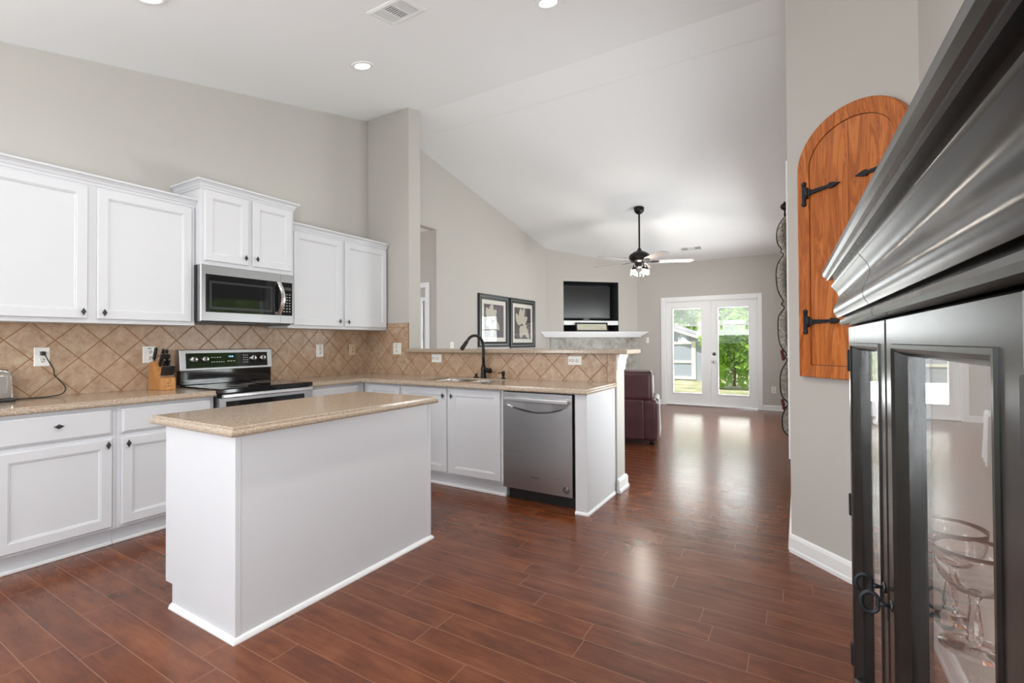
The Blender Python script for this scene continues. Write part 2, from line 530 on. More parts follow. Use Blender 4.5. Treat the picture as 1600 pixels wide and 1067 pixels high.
OFFS = {}
def thing(name, label, cat, loc=(0, 0, 0), group=None):
    o = bpy.data.objects.new(name, None)
    o.empty_display_size = 0.1
    o.location = loc
    o['_o'] = tuple(loc)
    o['label'] = label; o['category'] = cat
    if group: o['group'] = group
    COL.objects.link(o)
    return o
def tag(o, label, cat, group=None):
    o['label'] = label; o['category'] = cat
    if group: o['group'] = group
    return o
def struct(name, mb, mat, label=None, parent=None):
    o = mb.build(name, mat, parent)
    if parent is None:
        o['kind'] = 'structure'
        o['label'] = label; o['category'] = name.split('_')[0]
    return o
def copy_tree(o, parent=None):
    c = o.copy(); COL.objects.link(c)
    if parent is not None: c.parent = parent
    for ch in list(o.children): copy_tree(ch, c)
    return c
def text_mesh(txt, size, M, name, mat, parent, depth=0.0006):
    cu = bpy.data.curves.new('txt', 'FONT')
    cu.body = txt; cu.size = size; cu.extrude = depth; cu.align_x = 'CENTER'; cu.align_y = 'CENTER'
    to = bpy.data.objects.new('txt', cu); COL.objects.link(to)
    dg = bpy.context.evaluated_depsgraph_get()
    me = bpy.data.meshes.new_from_object(to.evaluated_get(dg))
    bpy.data.objects.remove(to)
    mb = MB(); me.transform(M); mb.bm.from_mesh(me); bpy.data.meshes.remove(me)
    return mb.build(name, mat, parent)

def frame_left(x):   # u=+Y, v=Z, w=+X: fronts on the range wall
    return Matrix(((0, 0, 1, x), (1, 0, 0, 0), (0, 1, 0, 0), (0, 0, 0, 1)))
def frame_pen(y):    # u=+X, v=Z, w=-Y: fronts on the peninsula
    return Matrix(((1, 0, 0, 0), (0, 0, -1, y), (0, 1, 0, 0), (0, 0, 0, 1)))
def frame_dir(o, d, z=0.0):  # u=d (unit xy), v=Z, w=u x v
    d = Vector((d[0], d[1], 0)).normalized()
    w = d.cross(Vector((0, 0, 1)))
    return Matrix(((d.x, 0, w.x, o[0]), (d.y, 0, w.y, o[1]), (0, 1, 0, z), (0, 0, 0, 1)))

# ------------------------------------------------------------------ structure
def wallgrid(M, u0, u1, v0, v1, holes=(), t=0.12):
    mb = MB(M)
    us = sorted({u0, u1, *[h[0] for h in holes], *[h[1] for h in holes]})
    vs = sorted({v0, v1, *[h[2] for h in holes], *[h[3] for h in holes]})
    for a, b in zip(us, us[1:]):
        for c, d in zip(vs, vs[1:]):
            m, n = (a+b)/2, (c+d)/2
            if any(h[0] < m < h[1] and h[2] < n < h[3] for h in holes): continue
            mb.box((a, c, -t), (b, d, 0))
    return mb

XW = -4.27          # range wall and living room side wall
YP = 3.89           # kitchen face of the partition and of the half wall
YB = 9.837          # wall with the glazed doors
XR = -0.05          # living room window wall
XD = 0.479           # wall behind the hutch
def zk(y): return 3.163+0.2248*(y-0.912)
def zl(y): return 3.86-0.19546*(y-4.5725)

struct('floor', MB().box((-7.6, -2.95, -0.1), (0.75, 9.98, 0.0)), 'floor', 'reddish brown hand scraped plank floor')
mb = MB()
mb.prism([(-3.0, zk(-3.0)), (4.15, zk(4.15)), (4.15, 4.2), (-3.0, 4.2)], -4.4, 0.75, 0)
mb.prism([(4.15, 3.891), (4.5725, 3.846), (4.5726, 3.86), (9.99, zl(9.99)), (9.99, 4.2), (4.15, 4.2)], -4.4, 0.75, 0)
struct('ceiling', mb, 'ceiling', 'white vaulted ceiling with a flat ridge strip')
struct('wall_left', wallgrid(frame_left(XW), -2.95, 8.47, 0, 4.12, [(4.2, 5.11, 0, 2.82), (-2.3, -0.6, 0.7, 2.2)]), 'wall', 'greige wall behind the range and the framed pictures')
struct('wall_partition', MB().box((XW, YP, 0), (-3.635, 4.075, 4.1), 0.004), 'wall', 'greige wall end beside the upper cabinets')
struct('wall_peninsula', MB().box((-3.635, YP, 0), (-1.312, 4.09, 1.155)), 'wall', 'half wall carrying the raised bar')
MF = frame_dir((XW, 8.435), (1, 1))
NS = (0.365, 1.56, 1.455, 2.475)
mb = wallgrid(MF, -0.02, 2.0, 0, 3.3, [NS], 0.1)
struct('wall_fireplace', mb, 'wall', 'angled greige wall above the fireplace')
mb = MB(MF)
mb.box((NS[0], NS[2], -0.50), (NS[1], NS[3], -0.48)); mb.box((NS[0]-0.02, NS[2], -0.48), (NS[0], NS[3], -0.1)); mb.box((NS[1], NS[2], -0.48), (NS[1]+0.02, NS[3], -0.1))
mb.box((NS[0]-0.02, NS[2]-0.02, -0.48), (NS[1]+0.02, NS[2], -0.1)); mb.box((NS[0]-0.02, NS[3], -0.48), (NS[1]+0.02, NS[3]+0.02, -0.1))
# painted reveal of the niche
mb.box((NS[0], NS[2], -0.1), (NS[0]+0.004, NS[3], -0.003)); mb.box((NS[1]-0.004, NS[2], -0.1), (NS[1], NS[3], -0.003))
mb.box((NS[0], NS[3]-0.004, -0.1), (NS[1], NS[3], -0.003)); mb.box((NS[0], NS[2], -0.1), (NS[1], NS[2]+0.004, -0.003))
struct('trim_1', mb, 'niche', 'dark lining of the television niche')
DX0, DX1, DZ = -2.30, -0.645, 2.055
struct('wall_back', wallgrid(frame_pen(YB), -2.93, 0.05, 0, 3.2, [(DX0, DX1, 0, DZ)], 0.14), 'wall', 'greige wall around the glazed double doors')
MR = frame_dir((XR, 9.9), (0, -1))
W2 = (9.9-4.78, 9.9-3.82, 0.55, 2.42)
W1 = (9.9-8.3, 9.9-6.5, 0.55, 2.15)
struct('wall_right', wallgrid(MR, 0, 9.9-3.345, 0, 4.1, [W1, W2]), 'wall', 'living room window wall behind the curtain')
MD = frame_dir((XR, 3.331), (1, -1))
LD = (XD-XR)*2**0.5
struct('wall_diagonal', wallgrid(MD, 0, LD+0.04, 0, 4.1, t=0.1), 'wall', 'angled wall carrying the arched wooden shutter')
YD = 3.331-(XD-XR)
WD = (YD+0.35, YD+1.5, 0.7, 2.2)
struct('wall_dining', wallgrid(frame_dir((XD, 3.331-(XD-XR)), (0, -1)), 0, 5.7, 0, 4.1, [WD]), 'wall', 'wall behind the black hutch')
struct('wall_rear', wallgrid(frame_dir((0.7, -2.8), (-1, 0)), 0, 5.1, 0, 2.6, [(1.6, 4.6, 0.25, 2.25)]), 'wall', 'rear wall with the added wide window')
# hall and the room behind it
mb = MB()
mb.box((-6.6, 3.4, 2.82), (XW-0.12, 5.2, 2.9))
mb.box((-7.5, 5.2, 2.82), (XW-0.12, 7.2, 2.9))
struct('ceiling_hall', mb, 'ceiling', 'white ceiling of the hall')
mb = wallgrid(frame_pen(5.11), -6.5, XW-0.12, 0, 2.82, [(-5.3, -4.46, 0, 2.03)], 0.1)
mb.box((-6.6, 3.4, 0), (-6.5, 5.2, 2.82)); mb.box((-6.6, 3.3, 0), (XW-0.12, 3.4, 2.82))
struct('wall_hall', mb, 'wall', 'greige hall walls beyond the opening')
mb = wallgrid(frame_pen(7.0), -7.5, XW-0.12, 0, 2.82, [(-6.2, -5.25, 0.7, 2.06)], 0.1)
mb.box((-7.6, 5.2, 0), (-7.5, 7.1, 2.82))
struct('wall_bedroom', mb, 'wall', 'wall with a window beyond the hall')
mb = MB(frame_pen(5.11))
for a, b, c, d in ((-4.46, -4.39, 0, 2.1), (-5.37, -5.3, 0, 2.1), (-5.3, -4.46, 2.03, 2.1)): mb.box((a, c, 0), (b, d, 0.018), 0.004)
mb.box((-4.475, 0, -0.1), (-4.46, 2.03, 0)); mb.box((-5.3, 0, -0.1), (-5.285, 2.03, 0))
struct('trim_2', mb, 'trim', 'white casing of the hall doorway')

BBP = [(0, 0), (0.018, 0), (0.018, 0.018), (0.014, 0.026), (0.014, 0.078), (0.009, 0.092), (0.0, 0.098)]
struct('baseboard_back', MB().sweep([(DX1+0.075, YB), (XR, YB)], BBP), 'trim', 'white baseboard right of the glazed doors')
struct('baseboard_corner', MB().sweep([(-2.86, YB), (DX0-0.085, YB)], BBP), 'trim', 'white baseboard left of the glazed doors')
struct('baseboard_diagonal', MB().sweep([(XR, 3.331), (XD, 3.331-(XD-XR)), (XD, -2.8)], [(o, u*1.1) for o, u in BBP]), 'trim', 'white baseboard under the arched shutter')
struct('baseboard_left', MB().sweep([(XW, 5.11), (XW, 8.43)], BBP), 'trim', 'white baseboard under the framed pictures')
struct('baseboard_right', MB().sweep([(XR, 9.83), (XR, 3.35)], BBP), 'trim', 'white baseboard of the window wall')
struct('baseboard_peninsula', MB().sweep([(-1.312, 3.88), (-1.312, 4.09), (-3.6, 4.09)], [(0, 0), (0.03, 0), (0.03, 0.02), (0.022, 0.03), (0.022, 0.09), (0.012, 0.11), (0, 0.115)]), 'trim', 'white base moulding around the end of the half wall')
struct('trim_3', MB().sweep([(-1.312, 3.888), (-1.312, 4.09), (-1.62, 4.09)], [(0, 1.02), (0.008, 1.022), (0.010, 1.06), (0.014, 1.075), (0.014, 1.10), (0.026, 1.135), (0.028, 1.154), (0, 1.154)]), 'trim', 'white moulded capital under the end of the bar')

# ------------------------------------------------------------------ doors and windows
def struct_root(name, label, loc=(0, 0, 0)):
    t = thing(name, label, name.split('_')[0], loc)
    t['kind'] = 'structure'
    return t
d1 = struct_root('door_1', 'white glazed double doors to the back yard', (-1.47, YB, 0))
MBk = frame_pen(YB)
mb = MB(MBk)
for a, b, c, d in ((DX0-0.085, DX0, 0, DZ+0.085), (DX1, DX1+0.075, 0, DZ+0.085), (DX0, DX1, DZ, DZ+0.085)):
    mb.box((a, c, 0), (b, d, 0.016), 0.004)
mb.box((DX0, 0, -0.14), (DX0+0.012, DZ, 0.0)); mb.box((DX1-0.012, 0, -0.14), (DX1, DZ, 0.0)); mb.box((DX0, DZ-0.012, -0.14), (DX1, DZ, 0.0))
mb.build('casing', 'trim', d1)
MB(MBk).box((DX0+0.012, 0, -0.14), (DX1-0.012, 0.018, 0.03)).build('threshold', 'lightsteel', d1)
def door_leaf(u0, u1, g0, g1):
    mb = MB(MBk)
    z0, z1, gz0, gz1 = 0.02, DZ-0.014, 0.25, 1.90
    w0, w1 = -0.075, -0.03
    for a, b, c, d in ((u0, g0, z0, z1), (g1, u1, z0, z1), (g0, g1, z0, gz0), (g0, g1, gz1, z1)): mb.box((a, c, w0), (b, d, w1), 0.001)
    # moulding lip around the pane
    for a, b, c, d in ((g0-0.025, g0, gz0-0.025, gz1+0.025), (g1, g1+0.025, gz0-0.025, gz1+0.025), (g0, g1, gz0-0.025, gz0), (g0, g1, gz1, gz1+0.025)):
        mb.box((a, c, w1), (b, d, w1+0.012), 0.004)
    leaf = mb.build('door_leaf', 'trim', d1)
    MB(MBk).box((g0, gz0, -0.056), (g1, gz1, -0.050)).build('pane', 'glass', leaf)
    MB(MBk).box((g0, 1.585, -0.0475), (g1, gz1, -0.0470)).build('shade', 'sheer', leaf)
    MB(MBk).box((g0, 1.560, -0.048), (g1, 1.585, -0.036), 0.003).build('shade_rail', 'trim', leaf)
    return leaf
door_leaf(DX0+0.014, -1.449, -2.156, -1.625)
rl = door_leaf(-1.445, DX1-0.014, -1.32, -0.80)
mb = MB(MBk)
mb.lathe([(0.030, 0), (0.030, 0.006), (0.012, 0.012), (0.010, 0.030), (0.022, 0.036), (0.027, 0.048), (0.020, 0.060), (0, 0.062)], (-1.395, 0.87, -0.03), axis=(0, 0, 1))
mb.build('knob', 'chrome', rl)
MB(MBk).lathe([(0.030, 0), (0.030, 0.010), (0.018, 0.016), (0, 0.017)], (-1.395, 1.016, -0.03)).build('deadbolt', 'pewter', rl)
mb = MB(MBk).box((-1.451, 0.02, -0.075), (-1.443, DZ-0.014, -0.022), 0.003)
mb.build('astragal', 'trim', d1)

def window(name, label, M, u0, u1, v0, v1, t=0.12, cols=2, casing=True, mull=None):
    c = M @ Vector(((u0+u1)/2, v0, 0))
    r = struct_root(name, label, tuple(c))
    mb = MB(M)
    f = 0.05
    if casing:
        for a, b, p, q in ((u0-0.07, u0, v0-0.09, v1+0.07), (u1, u1+0.07, v0-0.09, v1+0.07), (u0, u1, v1, v1+0.07), (u0, u1, v0-0.09, v0-0.02)): mb.box((a, p, 0), (b, q, 0.016), 0.003)
        mb.box((u0, v0-0.02, -t), (u1, v0, 0.016), 0.003)
        mb.build('casing', 'trim', r)
        mb = MB(M)
    for i in range(cols):
        a = u0+(u1-u0)*i/cols; b = u0+(u1-u0)*(i+1)/cols
        for p, q, s, e in ((a, a+f, v0, v1), (b-f, b, v0, v1), (a+f, b-f, v0, v0+f), (a+f, b-f, v1-f, v1), (a+f, b-f, (v0+v1)/2-f/2, (v0+v1)/2+f/2)): mb.box((p, s, -t+0.02), (q, e, -t+0.06))
    s_ = mb.build('sash', 'trim', r)
    for i in range(cols):
        a = u0+(u1-u0)*i/cols; b = u0+(u1-u0)*(i+1)/cols
        MB(M).box((a+f, v0+f, -t+0.038), (b-f, v1-f, -t+0.042)).build('pane', 'glass', s_)
window('window_1', 'living room double window beside the curtain', MR, *W1)
window('window_2', 'window just beyond the angled wall', MR, *W2, cols=1)
mb = MB(MR)
for i in range(18): mb.box((W2[0]+0.01, 1.985+i*0.024, -0.055), (W2[1]-0.01, 2.005+i*0.024, -0.047))
mb.box((W2[0]+0.01, 1.97, -0.056), (W2[1]-0.01, 1.99, -0.046)).box((W2[0]+0.2, 1.98, -0.052), (W2[0]+0.21, 2.42, -0.050)).build('blind', 'niche', bpy.data.objects['window_2'])
window('window_added_3', 'wide added window in the unseen rear wall', frame_dir((0.7, -2.8), (-1, 0)), 1.6, 4.6, 0.25, 2.25, cols=3)  # invented opening, put in for soft frontal light
window('window_added_5', 'added unseen window in the dining wall', frame_dir((XD, YD), (0, -1)), *WD)  # invented to admit side light onto the island and range wall
window('window_added_6', 'added unseen window in the range wall', frame_left(XW), -2.3, -0.6, 0.7, 2.2)  # invented opening that goes with the added ceiling fill
window('window_4', 'window seen through the hall doorway', frame_pen(7.0), -6.2, -5.25, 0.7, 2.06, t=0.1, cols=1)

# ------------------------------------------------------------------ cabinets
def shaker(M, u0, u1, v0, v1, w, fr=0.055, t=0.02):
    def rr(i, h): return (u0+i, u1-i, v0+i, v1-i, w+h)
    return MB(M).rings([rr(0, 0), rr(0, t-0.004), rr(0.004, t), (rr(fr, t)), rr(fr+0.003, t-0.004), rr(fr+0.008, t-0.004), rr(fr+0.011, t-0.010), rr(fr+0.012, t-0.011)])
def slab(M, u0, u1, v0, v1, w, t=0.02):
    def rr(i, h): return (u0+i, u1-i, v0+i, v1-i, w+h)
    return MB(M).rings([rr(0, 0), rr(0, t-0.010), rr(0.004, t-0.006), rr(0.010, t-0.004), rr(0.013, t)])
def knob(M, u, v, w, horiz=False):
    mb = MB(M)
    mb.lathe([(0.006, 0), (0.005, 0.012), (0.008, 0.016)], (u, v, w), n=10)
    a, b = (0.025, 0.0135) if horiz else (0.0135, 0.025)
    k = 8
    pts = []
    for i in range(16):
        th = 2*PI*i/16
        # four pointed diamond with hollow flanks
        r = 1/(abs(math.cos(th))**0.95+abs(math.sin(th))**0.95)**(1/0.95)
        pts.append((u+a*math.cos(th)*r, v+b*math.sin(th)*r))
    mb.prism(pts, w+0.014, w+0.019, 2, 0.001)
    mb.tube([(u+(x_-u)*0.72, v+(y_-v)*0.72, w+0.0195) for x_, y_ in pts], 0.0016, 6, True)
    mb.lathe([(0.006, 0), (0.005, 0.003), (0, 0.005)], (u, v, w+0.019), n=10)
    return mb
CROWN = [(0, 0), (0.006, 0.0), (0.008, 0.014), (0.014, 0.020), (0.018, 0.034), (0.030, 0.046), (0.042, 0.050), (0.044, 0.062), (0, 0.062)]
def crown(path, z, s=1.0): return MB().sweep(path, [(o*s, z+u*s) for o, u in CROWN])

XU = -3.963   # upper cabinet face frames
ML = frame_left(0.0)
def upper(label, y0, y1, z0, z1, xf, doors, kn, crown_path, zc):
    t = thing('wall_cabinet', label, 'cabinet', (XW+0.001, (y0+y1)/2, z0), None)
    mb = MB(ML).box((y0, z0, XW+0.001), (y1, z1, xf), 0.002)
    mb.build('body', 'cab', t)
    for (a, b, c, d), (ku, kv) in zip(doors, kn):
        dr = shaker(ML, a, b, c, d, xf+0.001).build('door', 'cab', t)
        k_ = knob(ML, ku, kv, xf+0.021).build('knob', 'pewter', dr)
    crown(crown_path, zc).build('crown_molding', 'cab', t)
    return t
upper('white double-door wall cabinet left of the microwave, cut by the photo edge', 0.63, 1.89, 1.40, 2.335, XU,
      [(0.66, 1.243, 1.428, 2.288), (1.292, 1.862, 1.428, 2.288)], [(1.217, 1.471), (1.326, 1.470)],
      [(XU, 0.63), (XU, 1.892)], 2.303)
XM = -3.88
upper('short white double-door wall cabinet above the microwave, with taller crown', 1.893, 2.665, 1.866, 2.47, XM,
      [(1.913, 2.250, 1.898, 2.436), (2.288, 2.640, 1.898, 2.436)], [(2.222, 1.955), (2.318, 1.960)],
      [(XW+0.002, 1.893), (XM, 1.893), (XM, 2.665), (XW+0.002, 2.665)], 2.447)
upper('white double-door wall cabinet right of the microwave, ending at the wall', 2.668, 3.876, 1.40, 2.335, XU,
      [(2.715, 3.255, 1.428, 2.288), (3.295, 3.860, 1.428, 2.288)], [(3.222, 1.479), (3.330, 1.476)],
      [(XU, 2.668), (XU, 3.878)], 2.303)

XB = -3.679
def base_left(label, y0, y1, parts, extra_end=None):
    t = thing('base_cabinet', label, 'cabinet', (XW+0.3, (y0+y1)/2, 0))
    mb = MB(ML)
    mb.box((y0, 0.11, XW+0.001), (y1, 0.877, XB), 0.0015)
    mb.build('body', 'cab', t)
    MB(ML).box((y0, 0.0, XW+0.05), (y1, 0.11, -3.742)).build('toe_kick', 'cab', t)
    MB(ML).box((y0, 0.0, -3.742), (y1, 0.022, -3.725), 0.005).build('shoe_molding', 'trim', t)
    for kind, a, b, c, d, ku, kv in parts:
        if kind == 'drawer':
            dr = slab(ML, a, b, c, d, XB+0.001).build('drawer', 'cab', t)
            if ku is not None: knob(ML, ku, kv, XB+0.021, True).build('knob', 'pewter', dr)
        else:
            dr = shaker(ML, a, b, c, d, XB+0.001).build('door', 'cab', t)
            if ku is not None: knob(ML, ku, kv, XB+0.021).build('knob', 'pewter', dr)
    return t
base_left('white base cabinet with one drawer and a wide door, left photo edge', 0.735, 1.302,
          [('drawer', 0.765, 1.278, 0.702, 0.857, 1.022, 0.790), ('door', 0.765, 1.278, 0.130, 0.675, 1.252, 0.640)])
base_left('white base cabinet with drawer and narrow door beside the range, behind the island', 1.303, 1.884,
          [('drawer', 1.326, 1.862, 0.702, 0.857, None, None), ('door', 1.326, 1.862, 0.130, 0.675, 1.356, 0.634)])
base_left('white base cabinet right of the range, mostly hidden behind the island', 2.662, 3.295,
          [('drawer', 2.69, 3.21, 0.702, 0.857, None, None), ('door', 2.69, 3.21, 0.130, 0.675, 2.72, 0.634)])
YF = 3.30
MP = frame_pen(0.0)   # w = -y
def base_pen(name, label, x0, x1, doors):
    t = thing(name, label, 'cabinet', ((x0+x1)/2, 3.6, 0))
    mb = MB(MP)
    # carcass open at the top so the sink bowls hang inside
    mb.box((x0, 0.11, -3.88), (x1, 0.60, -YF), 0.0015)
    mb.box((x0, 0.60, -YF-0.02), (x1, 0.877, -YF), 0.0015)
    mb.box((x0, 0.60, -3.88), (x0+0.018, 0.877, -YF-0.02)); mb.box((x1-0.018, 0.60, -3.88), (x1, 0.877, -YF-0.02))
    mb.build('body', 'cab', t)
    MB(MP).box((x0, 0, -3.8), (x1, 0.11, -3.345)).build('toe_kick', 'cab', t)
    MB(MP).box((x0, 0.0, -3.345), (x1, 0.022, -3.33), 0.005).build('shoe_molding', 'trim', t)
    for (a, b, c, d, ku, kv) in doors:
        dr = shaker(MP, a, b, c, d, -YF+0.001).build('door', 'cab', t)
        if ku is not None: knob(MP, ku, kv, -YF+0.021).build('knob', 'pewter', dr)
    return t
base_pen('corner_cabinet', 'white corner base cabinet filling the angle of the counter', -3.677, -3.172, [(-3.60, -3.19, 0.13, 0.862, None, None)])
base_pen('sink_cabinet', 'white sink base cabinet with two doors left of the dishwasher', -3.171, -2.062,
         [(-3.151, -2.637, 0.13, 0.862, -2.668, 0.80), (-2.605, -2.083, 0.13, 0.862, -2.575, 0.80)])
t = thing('end_panel', 'white end panel closing the peninsula right of the dishwasher', 'panel', (-1.37, 3.58, 0))
mb = MB().box((-1.420, 3.266, 0), (-1.327, 3.286, 0.877), 0.002); mb.box((-1.345, 3.286, 0), (-1.327, 3.887, 0.877), 0.001)
mb.build('panel', 'cab', t)
MB().sweep([(-1.42, 3.266), (-1.327, 3.266), (-1.327, 3.86)], [(0, 0), (0.014, 0), (0.012, 0.012), (0.004, 0.02), (0, 0.02)]).build('shoe_molding', 'trim', t)

# countertops
ZC = 0.918
def edge_prof(z): return [(-0.03, z), (-0.008, z), (-0.004, z-0.003), (-0.003, z-0.012), (0.001, z-0.015), (0.006, z-0.019), (0.008, z-0.026), (0.007, z-0.034), (0.002, z-0.040), (-0.03, z-0.040)]
XE = -3.644
YE = 3.233
mb = MB()
mb.box((XW+0.001, 0.50, ZC-0.04), (XE-0.03, 1.884, ZC))
mb.sweep([(XE-0.03, 0.50), (XE-0.03, 1.884)], [(o+0.03, u) for o, u in edge_prof(ZC)])
tag(mb.build('countertop', 'stone'), 'beige speckled countertop holding the toaster and knife block', 'countertop')
mb = MB()
S0, S1, T0, T1 = -3.00, -2.25, 3.37, 3.77
mb.box((XW+0.001, 2.66, ZC-0.04), (XE-0.03, 3.888, ZC))
for a, b, c, d in ((XE-0.03, S0, YE+0.03, 3.888), (S1, -1.315-0.03, YE+0.03, 3.888), (S0, S1, YE+0.03, T0), (S0, S1, T1, 3.888)): mb.box((a, c, ZC-0.018), (b, d, ZC))
mb.sweep([(XE-0.03, 2.66), (XE-0.03, YE+0.03), (-1.345, YE+0.03), (-1.345, 3.888)], [(o+0.03, u) for o, u in edge_prof(ZC)])
tag(mb.build('countertop', 'stone'), 'L-shaped beige speckled countertop around the sink', 'countertop')
mb = MB().box((-3.634, 3.835, 1.156), (-1.205, 4.235, 1.197), 0.010, 3)
tag(mb.build('bar_top', 'stone'), 'long raised beige bar ledge on the half wall behind the faucet', 'countertop')

# backsplash
mb = MB().box((XW+0.0005, 0.63, ZC+0.0005), (XW+0.012, 1.886, 1.399)); mb.box((XW+0.0005, 1.886, ZC-0.02), (XW+0.012, 2.659, 1.418)); mb.box((XW+0.0005, 2.66, ZC+0.0005), (XW+0.012, YP-0.002, 1.399))
tag(mb.build('tile_backsplash', 'tile_y'), 'diagonal tan tile backsplash on the range wall', 'backsplash')
t = thing('tile_backsplash', 'diagonal tan tile panel on the short wall end under the wall cabinet', 'backsplash', (-3.9, YP, ZC))
MB().box((XW+0.013, YP-0.012, ZC+0.0005), (-3.695, YP-0.0005, 1.43)).box((-3.695, YP-0.012, ZC+0.0005), (-3.637, YP-0.0005, 1.164)).build('field_tile', 'tile_x', t)
MB().box((XW+0.013, YP-0.0105, 1.43), (-3.637, YP-0.0005, 1.478)).box((-3.695, YP-0.0105, 1.164), (-3.637, YP-0.0005, 1.43)).build('grout_bed', 'grout', t)
for i in range(2):
    MB().box((-3.95+0.1555*i, YP-0.013, 1.433), (-3.798+0.1555*i, YP-0.010, 1.476), 0.002).build('border_tile', 'border', t)
MB().box((-4.25, YP-0.013, 1.433), (-3.953, YP-0.010, 1.476), 0.002).build('border_tile', 'border', t)
for i in range(2):
    MB().box((-3.692, YP-0.013, 1.167+0.133*i), (-3.639, YP-0.010, 1.297+0.133*i), 0.002).build('border_tile', 'border', t)
t = thing('tile_backsplash', 'low strip of diagonal tan tile under the raised bar', 'backsplash', (-2.5, YP, ZC))
MB().box((-3.6355, YP-0.012, ZC+0.0005), (-1.392, YP-0.0005, 1.156)).build('field_tile', 'tile_x', t)
MB().box((-1.390, YP-0.012, ZC+0.0005), (-1.313, YP-0.0005, 1.156), 0.002).build('border_tile', 'border', t)

# ------------------------------------------------------------------ island
t = thing('island_cabinet', 'white paneled island in the middle of the kitchen', 'island', (-2.35, 1.76, 0))
IX0, IX1, IY0, IY1 = -2.655, -2.050, 1.140, 2.383
mb = MB()
mb.prism([(IX0+0.065, 0), (IX1, 0), (IX1, 0.8735), (IX0, 0.8735), (IX0, 0.11), (IX0+0.065, 0.11)], IY0, IY1, 1)
mb.build('body', 'cab', t)
for (x, y) in ((IX1, IY0), (IX1, IY1)):
    sy = -1 if y == IY0 else 1
    MB().box((x-0.022, y-0.004 if sy < 0 else y-0.022, 0.02), (x+0.004, y+0.022 if sy < 0 else y+0.004, 0.873), 0.002).build('corner_trim', 'cab', t)
MB().sweep([(IX0+0.065, IY0), (IX1, IY0), (IX1, IY1), (IX0+0.065, IY1)][0:4], [(0, 0), (0.018, 0), (0.017, 0.008), (0.012, 0.017), (0.004, 0.022), (0, 0.022)]).build('shoe_molding', 'trim', t)
MI = frame_dir((IX0, IY1), (0, -1))
for i in range(3):
    a = 0.02+i*0.41
    dr = shaker(MI, a, a+0.385, 0.13, 0.675, 0.0005).build('door', 'cab', t)
    dw_ = slab(MI, a, a+0.385, 0.70, 0.86, 0.0005).build('drawer', 'cab', t)
TX0, TX1, TY0, TY1 = -2.708, -2.003, 1.100, 2.396
mb = MB().box((TX0+0.03, TY0+0.03, ZC-0.044), (TX1-0.03, TY1-0.03, ZC-0.004))
mb.sweep([(TX0+0.03, TY0+0.03), (TX1-0.03, TY0+0.03), (TX1-0.03, TY1-0.03), (TX0+0.03, TY1-0.03)], [(o+0.03, u-0.004) for o, u in edge_prof(ZC)], closed=True)
tag(mb.build('island_countertop', 'stone'), 'beige speckled countertop of the island with stepped edge', 'countertop')

# ------------------------------------------------------------------ range
t = thing('range', 'freestanding stainless electric range with black glass cooktop', 'stove', (-3.9, 2.272, 0))
RY0, RY1 = 1.889, 2.655
mb = MB().box((-4.24, RY0, 0.04), (-3.65, RY1, 0.895), 0.004)
mb.build('body', 'blackplastic', t)
for y in (RY0+0.05, RY1-0.05):
    for x in (-4.18, -3.72): MB().lathe([(0.016, 0), (0.016, 0.045)], (x, y, 0), n=12).build('foot', 'blackplastic', t)
MB().box((-4.19, RY0-0.001, 0.895), (-3.592, RY1+0.001, 0.930), 0.006).build('cooktop', 'blackgloss', t)
mb = MB()
for x, y, r in ((-3.76, 2.06, 0.11), (-3.76, 2.48, 0.085), (-4.02, 2.06, 0.085), (-4.02, 2.48, 0.10), (-3.9, 2.27, 0.05)):
    mb.tube([(x+r*math.cos(2*PI*i/40), y+r*math.sin(2*PI*i/40), 0.9302) for i in range(40)], 0.0008, 4, True)
mb.build('burner_ring', 'silverline', t)
MB(ML).box((RY0+0.002, 0.20, -3.65), (RY1-0.002, 0.862, -3.612), 0.004).build('oven_door', 'steel_y', t)
od = t.children[-1]
MB(ML).box((RY0+0.05, 0.36, -3.612), (RY1-0.07, 0.836, -3.609), 0.002).build('oven_window', 'blackgloss', od)
mb = MB(ML).box((RY0+0.004, 0.864, -3.59), (RY1-0.015, 0.892, -3.565), 0.006, 3)
for y in (RY0+0.06, RY1-0.07): mb.box((y-0.012, 0.868, -3.614), (y+0.012, 0.888, -3.585), 0.003)
mb.build('handle', 'lightsteel', od)
MB(ML).box((RY0+0.002, 0.05, -3.65), (RY1-0.002, 0.195, -3.615), 0.004).build('drawer', 'steel_y', t)
# backguard
mb = MB(ML).box((RY0+0.004, 0.93, -4.245), (RY1-0.004, 1.060, -4.19), 0.004)
mb.build('back_riser', 'blackgloss', t)
mb = MB().prism([(-4.25, 1.045), (-4.172, 1.045), (-4.186, 1.212), (-4.25, 1.215)], RY0-0.004, RY1+0.0, 1, 0.004)
bg_ = mb.build('backguard', 'steel_y', t)
def bgM():
    # face of the tilted backguard: u=+Y, v up the face, w outwards
    v = Vector((-0.014, 0, 0.167)).normalized(); u = Vector((0, 1, 0)); w = u.cross(v)
    o = Vector((-4.172, 0, 1.045))
    return Matrix(((u.x, v.x, w.x, o.x), (u.y, v.y, w.y, o.y), (u.z, v.z, w.z, o.z), (0, 0, 0, 1)))
MG = bgM()
pn = MB(MG).box((1.930, 0.018, -0.002), (2.607, 0.140, 0.004), 0.002).build('control_panel', 'blackgloss', bg_)
for y in (1.982, 2.068, 2.468, 2.554):
    mb = MB(MG).lathe([(0.030, 0), (0.030, 0.006), (0.026, 0.010), (0.025, 0.024), (0.022, 0.027), (0, 0.027)], (y, 0.088, 0.004), n=24)
    kn_ = mb.build('knob', 'lightsteel', t)
    MB(MG).box((y-0.006, 0.066, 0.031), (y+0.006, 0.110, 0.037), 0.002).build('grip', 'blackplastic', kn_)
MB(MG).box((2.255, 0.097, 0.0045), (2.305, 0.117, 0.0052)).build('clock_display', 'blackgloss', bg_)
